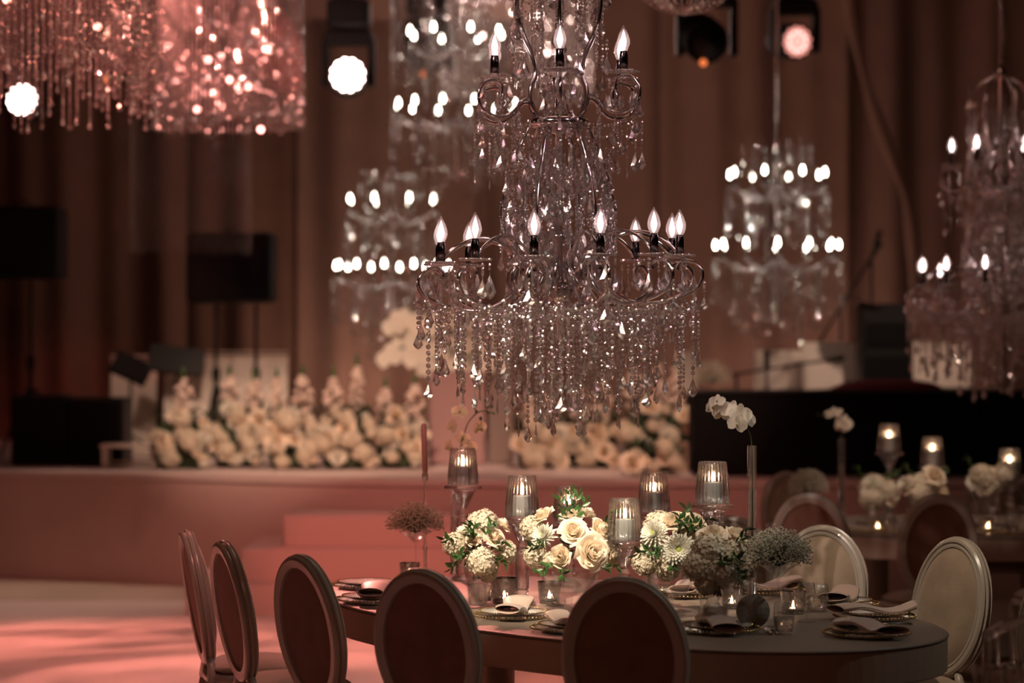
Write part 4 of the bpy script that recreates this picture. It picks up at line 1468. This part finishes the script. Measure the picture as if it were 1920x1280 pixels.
def tumbler(label, p, r=.043, h=.105, fill=.6, cut=False, name='water_glass', cat='glass'):
    t = thing(name, label, cat, p)
    rib = (lambda k, i: .03 * math.cos(i * PI)) if cut else None
    m = MB().lathe([(.001, 0), (r * .78, 0), (r * .84, .004), (r * .98, h * .45), (r, h * .6), (r * .93, h), (r * .90, h), (r * .96, h * .6), (r * .94, h * .45), (r * .8, .009), (.001, .008)], 36)
    m.build('glass_body', clearglass, t)
    if fill:
        MB().lathe([(.001, .009), (r * .785, .0095), (r * .935, h * .45), (r * .945, h * fill), (.001, h * fill)], 32).build('water', water, t)
    return t


def goblet(label, p, r=.037, h=.15):
    t = thing('stem_glass', label, 'glass', p)
    MB().lathe([(.001, 0), (.034, 0), (.034, .002), (.006, .006), (.0038, .012), (.0038, .055), (.008, .062), (r * .8, .085), (r, .11), (r * .86, h), (r * .83, h), (r * .96, .11), (r * .76, .087), (.004, .066), (.001, .066)], 32).build('bowl', clearglass, t)
    return t


def votive(label, p, r=.045, h=.075, lit=True):
    t = thing('votive_holder', label, 'candle holder', p)
    m = MB(); n = 20; K = 7; vs = []
    # diamond-cut wall
    for k in range(K + 1):
        z = h * k / K
        for i in range(n):
            a = 2 * PI * (i + .5 * (k % 2)) / n
            q = r * (.84 + .16 * k / K)
            vs.append((q * math.cos(a), q * math.sin(a), z))
    fs = []
    for k in range(K):
        for i in range(n):
            j = (i + 1) % n
            if k % 2 == 0: fs += [(k * n + i, k * n + j, (k + 1) * n + i), (k * n + j, (k + 1) * n + j, (k + 1) * n + i)]
            else: fs += [(k * n + i, (k + 1) * n + j, (k + 1) * n + i), (k * n + i, k * n + j, (k + 1) * n + j)]
    # push alternate vertices in for facets
    vs = [(x * (1 - .05 * ((i % n + i // n) % 2)), y * (1 - .05 * ((i % n + i // n) % 2)), z) for i, (x, y, z) in enumerate(vs)]
    m.add(vs, fs, False)
    m.lathe([(r * .84, 0), (.001, 0), (.001, .008), (r * .78, .008), (r * .93, h), (r, h)], n)
    m.build('cut_glass_cup', cutglass, t)
    if lit:
        w_ = MB().lathe([(.001, .009), (r * .62, .009), (r * .62, .026), (.001, .026)], 20).build('tealight', wax, t)
        MB().lathe([(.0001, .027), (.0045, .031), (.0055, .037), (.0001, .055)], 10).build('flame', flame, w_)
    return t


# bouquets -----------------------------------------------------------
def P3(px, py, Y): return at(px, py, Y)


# left bouquet in a tall clear vase
def rel(c, items, Y):
    """items: (kind, px, py, dy, r) -> offsets from centre"""
    out = []
    for k, px, py, dy, r in items:
        p = at(px, py, Y + dy); out.append((k, p.x - c.x, p.y - c.y, p.z - c.z, r))
    return out


Y = 9.85; c = at(893, 1030, Y)
bouquet('left bouquet of ivory roses and dark leaves in a tall glass vase', c, rel(c, [
    ('h', 905, 985, .02, .056), ('r', 926, 1008, -.03, .040), ('h', 852, 1020, -.02, .042), ('h', 902, 1053, -.05, .052), ('r', 888, 1012, -.045, .030), ('m', 872, 1000, .02, .040),
    ('h', 946, 1035, .03, .045), ('r', 940, 985, .06, .036), ('m', 880, 1035, .05, .04), ('h', 915, 1072, .0, .036), ('r', 862, 1040, .04, .032)], Y),
    [(-.06, -.03, .02, -.5, -.3, .35, .09), (-.05, -.05, -.02, -.9, -.4, -.5, .08), (-.02, -.06, .03, .0, -.6, .8, .09), (.05, -.04, .0, .8, -.3, .25, .07), (-.04, -.06, -.01, -.2, -.6, .1, .08),
     (.03, -.05, .05, .3, -.3, .8, .07), (.045, -.03, -.03, .7, -.4, -.3, .07), (-.01, -.06, .04, -.4, -.4, .7, .08)], 101, floor=-.12)
vb = spot(898, 1130)
t = thing('glass_vase', 'flared clear glass vase under the left bouquet', 'vase', (c.x + .005, Y, ZT))
MB().lathe([(.001, 0), (.045, 0), (.047, .006), (.040, .05), (.046, .11), (.060, .175), (.057, .175), (.042, .11), (.036, .05), (.040, .012), (.001, .012)], 36).build('glass_body', clearglass, t)
MB().lathe([(.001, .013), (.039, .0135), (.0355, .05), (.041, .10), (.001, .10)], 30).build('water', water, t)

Y = 9.62; c = at(1072, 1020, Y)
bouquet('central bouquet with the brightest cream roses in a glass compote', c, rel(c, [
    ('r', 1108, 1035, -.10, .062), ('r', 1052, 1042, -.09, .040), ('r', 1075, 998, -.05, .048), ('r', 1124, 994, -.03, .044), ('m', 1022, 1006, -.03, .050), ('r', 1020, 968, .02, .040),
    ('r', 1070, 970, .02, .042), ('m', 1068, 975, .06, .045), ('h', 1005, 1040, -.02, .045), ('r', 1145, 1040, -.04, .036), ('h', 1030, 1050, -.04, .030), ('r', 1100, 965, .08, .036),
    ('h', 1135, 1015, .04, .048), ('h', 1000, 990, .05, .045)], Y),
    [(-.03, .0, .07, -.3, .0, 1, .12), (-.02, -.01, .08, -.05, -.1, 1, .13), (.0, .0, .07, .35, -.1, 1, .12), (.10, -.02, .05, .7, -.1, .6, .10), (.11, .0, .04, .9, .0, .35, .08),
     (-.10, -.06, .0, -.8, -.3, .1, .08), (-.07, -.08, -.06, -.5, -.5, -.3, .08), (-.045, -.08, -.075, .2, -.6, -.4, .07), (.09, -.09, -.085, .9, -.3, -.1, .08), (-.01, .02, .08, .15, .1, 1, .13)], 102)
compote('wide clear glass compote under the central roses', (c.x - .01, Y, ZT), .125, .175)

Y = 9.52; c = at(1270, 1020, Y)
bouquet('right bouquet of white chrysanthemums and a sideways rose in a glass compote', c, rel(c, [
    ('m', 1228, 1002, -.05, .055), ('m', 1272, 1030, -.09, .062), ('r', 1262, 980, .0, .052), ('r', 1302, 980, .01, .046), ('h', 1208, 1055, -.03, .042), ('m', 1222, 1030, -.04, .045),
    ('h', 1250, 1060, -.02, .05), ('m', 1300, 1065, -.07, .045), ('h', 1235, 985, .05, .05), ('h', 1300, 1010, .04, .05)], Y),
    [(.02, -.05, .06, .0, -.2, 1, .09), (.03, -.05, .04, .2, -.4, .6, .08), (.05, -.04, .04, .6, -.2, .4, .09), (-.06, -.06, .0, -.3, -.6, -.2, .07), (-.10, -.04, -.02, -.7, -.3, .0, .07),
     (.0, -.06, .05, -.1, -.5, .7, .08), (-.02, -.07, -.03, .1, -.7, -.5, .07)], 103)
compote('clear glass compote under the white chrysanthemums', (c.x - .03, Y, ZT), .105, .165)

Y = 9.15; c = at(1345, 1048, Y)
bouquet('nearest soft ivory bouquet in a clear vase, right of the chrysanthemums', c, rel(c, [
    ('h', 1330, 1030, -.03, .055), ('h', 1310, 1060, -.04, .05), ('h', 1350, 1070, -.05, .05), ('r', 1335, 1005, .0, .05), ('r', 1378, 1005, .03, .042), ('h', 1372, 1040, .0, .05),
    ('h', 1395, 1060, .03, .045), ('h', 1325, 1092, -.03, .04), ('m', 1385, 1080, .0, .045)], Y),
    [(.05, -.05, .02, .3, -.6, .0, .07), (.05, -.05, -.02, .5, -.6, -.3, .08), (.06, -.03, .05, .7, -.1, .6, .08), (.02, -.05, .0, .0, -.8, .1, .06)], 104, floor=-.14)
t = thing('glass_vase', 'clear conical glass vase under the nearest ivory bouquet', 'vase', (c.x - .01, Y, ZT))
MB().lathe([(.001, 0), (.043, 0), (.046, .005), (.055, .08), (.070, .17), (.067, .17), (.051, .08), (.041, .012), (.001, .012)], 36).build('glass_body', clearglass, t)
MB().lathe([(.001, .0125), (.040, .013), (.0485, .075), (.001, .075)], 30).build('water', water, t)

# baby breath on stemmed glasses
for (px, py, Y, rx, rz_, lab, sd, sx) in ((779, 980, 10.7, .125, .085, 'brownish cloud of baby breath at the left end of the near table', 111, (0,)),
                                    (1459, 1040, 9.2, .122, .098, 'large greenish cloud of baby breath at the right end of the near table', 112, (0,)),
                                    (1515, 912, 14.3, .11, .10, 'blurred cloud of baby breath on the second table', 113, (0,))):
    c = at(px, py, Y)
    gyp(lab, c, rx * 1.04, rz_ * 1.05, sd, 1700)
    t = thing('stemmed_glass_vase', 'slim stemmed glass vase under the ' + {111: 'brownish baby breath cloud', 112: 'greenish baby breath cloud', 113: 'blurred second-table baby breath'}[sd], 'vase', (c.x, Y, ZT))
    h = c.z - ZT - .045
    MB().lathe([(.001, 0), (.042, 0), (.042, .003), (.007, .008), (.0045, .02), (.0045, h - .05), (.012, h - .04), (.045, h - .01), (.075, h + .008), (.072, h + .009), (.012, h - .034), (.001, h - .036)], 30).build('glass_body', clearglass, t)

# tube vases with orchids
def tube_vase(label, px, ytop, Y, r=.019):
    p = at(px, ytop, Y); H = p.z - ZT
    t = thing('tube_vase', label, 'vase', (p.x, Y, ZT))
    MB().lathe([(.001, 0), (r * 1.7, 0), (r * 1.7, .006), (r, .012), (r, H), (r - .002, H), (r - .002, .016), (.001, .016)], 24).build('glass_body', clearglass, t)
    MB().lathe([(.001, .017), (r - .0022, .0172), (r - .0022, H * .72), (.001, H * .72)], 20).build('water', water, t)
    return t, p


def orchid(label, base, stem, blooms, buds=(), mat=None, s=.034):
    t = thing('moth_orchid', label, 'flowers', base)
    b = Vector(base)
    MB().tube(smooth_curve([Vector(q) - b for q in stem], 5), .0026, 7).build('stem', stemm, t)
    for (q, d, k) in blooms:
        o = place(ORC, 'orchid_blossom', t, Vector(q) - b, d, s * k, R.uniform(-.4, .4))
        if mat:
            o.data = ORCY
        MB().ball((0, 0, .12), .16, 10, 6, (.8, 1, 1)).build('lip', orchy, o)
        MB().tube([(0, 0, -.02), (0, .1, -.5)], .04, 5).build('pedicel', stemm, o)
    for (q, r) in buds:
        MB().ball(Vector(q) - b, r, 8, 6, (.8, .8, 1.1)).build('bud', stemm, t)
    return t


ORCY = ORC.copy(); ORCY.materials.clear(); ORCY.materials.append(orchy)
Y = 11.15
tv, p = tube_vase('slim tube vase with a dark stem behind the left bouquet', 852, 925, Y)
st = [at(855, 1060, Y), at(852, 940, Y), at(858, 890, Y), at(862, 845, Y), at(870, 815, Y), at(878, 792, Y), at(893, 775, Y), at(907, 770, Y), at(927, 775, Y)]
orchid('yellowish orchid stem with buds rising behind the tallest left candle holder', (p.x, Y, ZT + .02), st,
       [(at(862, 772, Y), (-.3, -1, .3), 1.0), (at(848, 800, Y), (-.8, -.6, .2), 1.0), (at(899, 802, Y), (.7, -.8, -.1), 1.0), (at(842, 838, Y), (-.9, -.7, 0), .9), (at(880, 838, Y), (.3, -1, -.3), .95), (at(868, 822, Y), (.3, 1, .3), .9)],
       [(at(901, 784, Y), .009), (at(893, 771, Y), .008), (at(915, 773, Y), .007), (at(926, 775, Y), .006)], True, .040)
Y = 10.0
tv, p = tube_vase('tall slim tube vase right of the tallest candle holder', 1410, 835, Y, .0195)
st = [at(1410, 1060, Y), at(1411, 900, Y), at(1409, 830, Y), at(1404, 808, Y), at(1392, 785, Y), at(1370, 768, Y), at(1345, 760, Y)]
orchid('white orchid spray leaning left above the tall tube vase', (p.x, Y, ZT + .02), st,
       [(at(1338, 765, Y), (-.7, -.7, .5), 1.0), (at(1345, 752, Y - .03), (-.2, -.8, .6), .8), (at(1370, 770, Y - .03), (-.1, -1, .2), 1.1), (at(1388, 778, Y - .04), (.1, -1, .1), 1.15),
        (at(1402, 785, Y - .02), (.7, -.8, .2), 1.0), (at(1382, 795, Y - .05), (-.1, -1, -.2), 1.0), (at(1352, 775, Y), (-.4, -.9, -.2), .9)], (), None, .042)
Y = 14.5
tv, p = tube_vase('blurred slim tube vase on the second table', 1578, 822, Y, .021)
orchid('blurred orchid with two pale blooms on the second table', (p.x, Y, ZT + .02), [at(1578, 990, Y), at(1578, 850, Y), at(1578, 815, Y), at(1570, 795, Y), at(1555, 778, Y), at(1540, 778, Y)],
       [(at(1563, 775, Y), (-.3, -.6, .8), 1.15), (at(1582, 793, Y), (.3, -1, .2), 1.15), (at(1578, 800, Y), (0, -1, -.3), .9)], [(at(1545, 778, Y), .013), (at(1534, 777, Y), .008)], None, .048)

# pink taper on a slim candlestick
Y = 10.85; p = at(792, 885, Y); H = p.z - ZT
t = thing('glass_candlestick', 'slim knobbed glass candlestick left of the tall candle holder', 'candlestick', (p.x + .012, Y, ZT))
MB().lathe([(.001, 0), (.045, 0), (.046, .004), (.012, .014), (.007, .03), (.007, H * .3), (.012, H * .32), (.007, H * .35), (.0055, H * .66), (.012, H * .68), (.012, H * .72), (.006, H * .74), (.005, H - .045), (.013, H - .03),
            (.015, H - .012), (.012, H), (.009, H), (.009, H - .02), (.001, H - .02)], 24).build('glass_body', cutglass, t)
MB().lathe([(.001, -.018), (.0085, -.018), (.0085, 0), (.0125, .004), (.0125, (885 - 797) / 418.), (.006, (885 - 793) / 418.), (.001, (885 - 793) / 418.)], 16).build('taper_candle', pinkwax, None, (p.x + .012, Y, p.z))
o = bpy.data.objects[-1] if False else [q for q in COL.objects if q.name.startswith('taper_candle')][0]
tag(o, 'dusty pink unlit taper candle at the left end of the near table', 'candle')
o.rotation_euler = (0, -.03, 0)


# place settings -----------------------------------------------------
def beads(m, r, z, br, n, tilt=0):
    for i in range(n):
        a = 2 * PI * i / n
        m.ball((r * math.cos(a), r * math.sin(a), z), br, 6, 4)


def setting(px, py, where, face, nap=True, cutl=True, glass=(), nr=0):
    """face: direction (radians) towards the guest, measured in the table plane"""
    p = spot(px, py)
    ch = thing('charger_plate', 'beaded glass charger plate ' + where, 'plate', p, face)
    MB().lathe([(.001, 0), (.10, 0), (.135, .006), (.158, .012), (.160, .014), (.157, .016), (.133, .010), (.10, .004), (.001, .004)], 56).build('plate', clearglass, ch)
    m = MB(); beads(m, .160, .0155, .0046, 62); m.build('bead_rim', goldm, ch, kind='stuff')
    dp = thing('dinner_plate', 'beaded china dinner plate ' + where, 'plate', p + Vector((0, 0, .0125)), face)
    MB().lathe([(.001, .0), (.075, .0), (.095, .004), (.128, .014), (.129, .016), (.094, .008), (.074, .004), (.001, .004)], 48).build('plate', china, dp)
    m = MB(); beads(m, .130, .0165, .0036, 76); m.build('bead_rim', goldm, dp, kind='stuff')
    if nap:
        t = thing('napkin', 'blush folded napkin across the plate ' + where, 'napkin', p + Vector((0, 0, .034)), face + .18)
        # flattened roll, opened at its ends
        m = MB(); NU, NV = 26, 22; vs = []
        for i in range(NU + 1):
            u = i / NU; x = (u - .5) * .34
            wv = .012 * math.sin(u * 7.0 + nr) + .022 * abs(u - .5) ** 1.5
            for j in range(NV + 1):
                a = -PI * .95 + 2 * PI * .95 * j / NV
                fl = 1 + .35 * abs(2 * u - 1) ** 3
                y = .056 * math.cos(a) * (1 + .1 * math.sin(u * 9 + nr)); z = .013 * math.sin(a) * fl + .004
                vs.append((x + .03 * math.cos(a) * (u - .5), y, z + wv))
        m.add(vs, [(i * (NV + 1) + j, i * (NV + 1) + j + 1, (i + 1) * (NV + 1) + j + 1, (i + 1) * (NV + 1) + j) for i in range(NU) for j in range(NV)], True)
        o = m.build('folded_cloth', napkinm, t)
        so = o.modifiers.new('thickness', 'SOLIDIFY'); so.thickness = .0022
        m = MB()
        for i in range(24):
            u = i / 23; m.ball(((u - .5) * .27, -.050 - .004 * math.sin(u * 9 + nr), .012 * math.sin(u * 7 + nr) + .0 + .022 * abs(u - .5) ** 1.5), .0034, 6, 4)
        m.build('bead_trim', goldm, t, kind='stuff')
    if cutl:
        d = Vector((math.cos(face), math.sin(face), 0)); sd = Vector((-d.y, d.x, 0))
        for k, off in enumerate((-.19, -.215)):
            c = p + sd * off
            f = thing('fork', 'silver fork left of the plate ' + where, 'fork', c, face, 'forks ' + where)
            m = MB().tube([(.09, 0, .003), (.0, 0, .005), (-.03, 0, .004)], [.0035, .0022, .002], 6, mat=None)
            m.build('handle', silver, f)
            m = MB().rbox((-.045, 0, .004), (.03, .018, .003), .001)
            for q in range(4): m.tube([(-.058, (q - 1.5) * .0052, .004), (-.095, (q - 1.5) * .0052, .007)], .0013, 5)
            m.build('tines', silver, f)
        c = p + sd * .19
        f = thing('knife', 'silver knife right of the plate ' + where, 'knife', c, face)
        MB().tube([(.10, 0, .005), (.02, 0, .004)], [.0055, .004], 8).build('handle', silver, f)
        MB().rbox((-.045, 0, .003), (.13, .016, .0018), .0008).build('blade', silver, f)
        c = p + sd * .215
        f = thing('spoon', 'silver spoon right of the plate ' + where, 'spoon', c, face)
        MB().tube([(.10, 0, .004), (-.03, 0, .003)], [.004, .002], 6).build('handle', silver, f)
        MB().lathe([(.001, 0), (.010, .001), (.017, .005), (.016, .006), (.001, .002)], 16, mat=Matrix.Translation((-.05, 0, .001)) @ Matrix.Diagonal((1.4, 1, 1, 1))).build('bowl', silver, f)
    for i, (dx, dy, kind) in enumerate(glass):
        q = p + Vector((dx, dy, 0))
        if kind == 't': tumbler('low clear water glass beside the plate ' + where, q)
        else: goblet('small stemmed glass beside the plate ' + where, q)


def fc(ax, ay, px, py):
    p = spot(px, py); return math.atan2(ay - p.y, ax - p.x)


setting(688, 1101, 'at the far left end of the near table', fc(-1.35, 10.33, 688, 1101), nap=False)
setting(700, 1128, 'before the third chair from the left', fc(-.765, 9.12, 700, 1128), nr=1)
setting(962, 1158, 'in the gap between the two front chairs', fc(-.30, 8.55, 962, 1158), nr=2)
setting(1075, 1182, 'behind the rim of the largest front chair', fc(.385, 8.24, 1075, 1182), nr=3, cutl=False)
setting(1345, 1184, 'right of the largest front chair', fc(.75, 8.1, 1345, 1184), nr=4)
setting(1625, 1192, 'nearest the right corner of the near table', fc(1.5, 8.2, 1625, 1192), nr=5, cutl=False)
setting(1640, 1160, 'second from the right corner of the near table', fc(1.80, 9.5, 1640, 1160), nr=6)
setting(1575, 1136, 'before the fluted chair at the near table', fc(1.55, 10.3, 1575, 1136), nr=7, cutl=False)
setting(1440, 1112, 'behind the stem of the greenish baby breath', fc(1.345, 10.55, 1440, 1112), nr=8, cutl=False)
setting(1290, 1118, 'behind the compote of white chrysanthemums', fc(.99, 10.9, 1290, 1118), nr=9, cutl=False)
tumbler('water glass in front of the left bouquet vase', spot(905, 1130), .043, .115, .62)
tumbler('low water glass at the left edge of the largest front chair', spot(1042, 1168), .040, .10, .5)
tumbler('clear half-full water glass before the chair at right, beyond the beaded plates', spot(1532, 1146), .048, .112, .55)
tumbler('short water glass in front of the stem of the greenish baby breath', spot(1470, 1188), .040, .115, .55)
goblet('small stemmed glass beside the forks at the right', spot(1512, 1165))
goblet('small stemmed glass left of the grey disc', spot(1385, 1158))
votive('cut-glass votive at the left end beside the baby breath stem', spot(768, 1088), .048, .082)
votive('wide cut-glass votive between the left bouquet vase and the stand', spot(946, 1130), .060, .105)
votive('cut-glass votive below the central roses', spot(1030, 1130), .050, .09)
votive('cut-glass votive under the chrysanthemum compote', spot(1225, 1160), .045, .08)
votive('glowing cut-glass votive at the right beside the water glass', spot(1487, 1150), .052, .092)
votive('cut-glass votive half hidden behind the clear conical vase', spot(1372, 1140), .045, .08)
p = spot(1412, 1180)
t = thing('place_disc', 'round grey glittery disc standing on edge near the right bouquet', 'place card', p)
MB().lathe([(.001, -.003), (.062, -.003), (.064, 0), (.062, .003), (.001, .003)], 40, mat=Matrix.Translation((0, 0, .069)) @ Matrix.Rotation(PI / 2 - .1, 4, 'X')).build('disc', greyst, t)
MB().rbox((0, .01, .004), (.05, .03, .008), .002).build('foot', acrylic, t)

# second table dressing
def bouquet2(label, px, py, Y, seed, n=9, R0=.10):
    c = at(px, py, Y); rr = random.Random(seed); it = []
    for i in range(n):
        a = rr.uniform(0, 2 * PI); q = rr.uniform(.2, 1) * R0
        it.append((rr.choice('rhhm'), q * math.cos(a) * 1.2, -.03 + rr.uniform(-.03, .03), q * math.sin(a) * .8, rr.uniform(.045, .06)))
    it.append(('h', 0, .01, 0, .08))
    bouquet(label, c, it, [(.05, 0, .05, .6, 0, .6, .1), (-.05, 0, .05, -.6, 0, .6, .1)], seed)
    compote('glass compote under the ' + label, (c.x, Y, ZT), .10, max(.10, c.z - ZT - .03))


bouquet2('left blurred ivory bouquet on the second table', 1640, 918, 14.45, 201, 9, .10)
bouquet2('middle blurred ivory bouquet on the second table', 1732, 915, 14.15, 202, 10, .11)
bouquet2('right blurred ivory bouquet on the second table', 1848, 902, 14.25, 203, 10, .12)
for i, (px, Y, lab) in enumerate(((1612, 13.9, 'left end of'), (1690, 13.75, 'front of'), (1845, 13.7, 'right part of'), (1900, 13.75, 'right edge of'))):
    p = Vector(((px - 960) * Y / F, Y, ZT))
    ch = thing('charger_plate', 'blurred beaded plate at the %s the second table' % lab, 'plate', p)
    MB().lathe([(.001, 0), (.10, 0), (.158, .012), (.157, .016), (.10, .004), (.001, .004)], 40).build('plate', clearglass, ch)
    m = MB(); beads(m, .160, .0155, .0045, 60); m.build('bead_rim', goldm, ch, kind='stuff')
    tumbler('blurred water glass at the %s the second table' % lab, p + Vector((.19, .14, 0)), .04, .10, .5)
    goblet('blurred stemmed glass at the %s the second table' % lab, p + Vector((.10, .21, 0)))
    votive('blurred glowing votive at the %s the second table' % lab, p + Vector((-.1, .22, 0)))
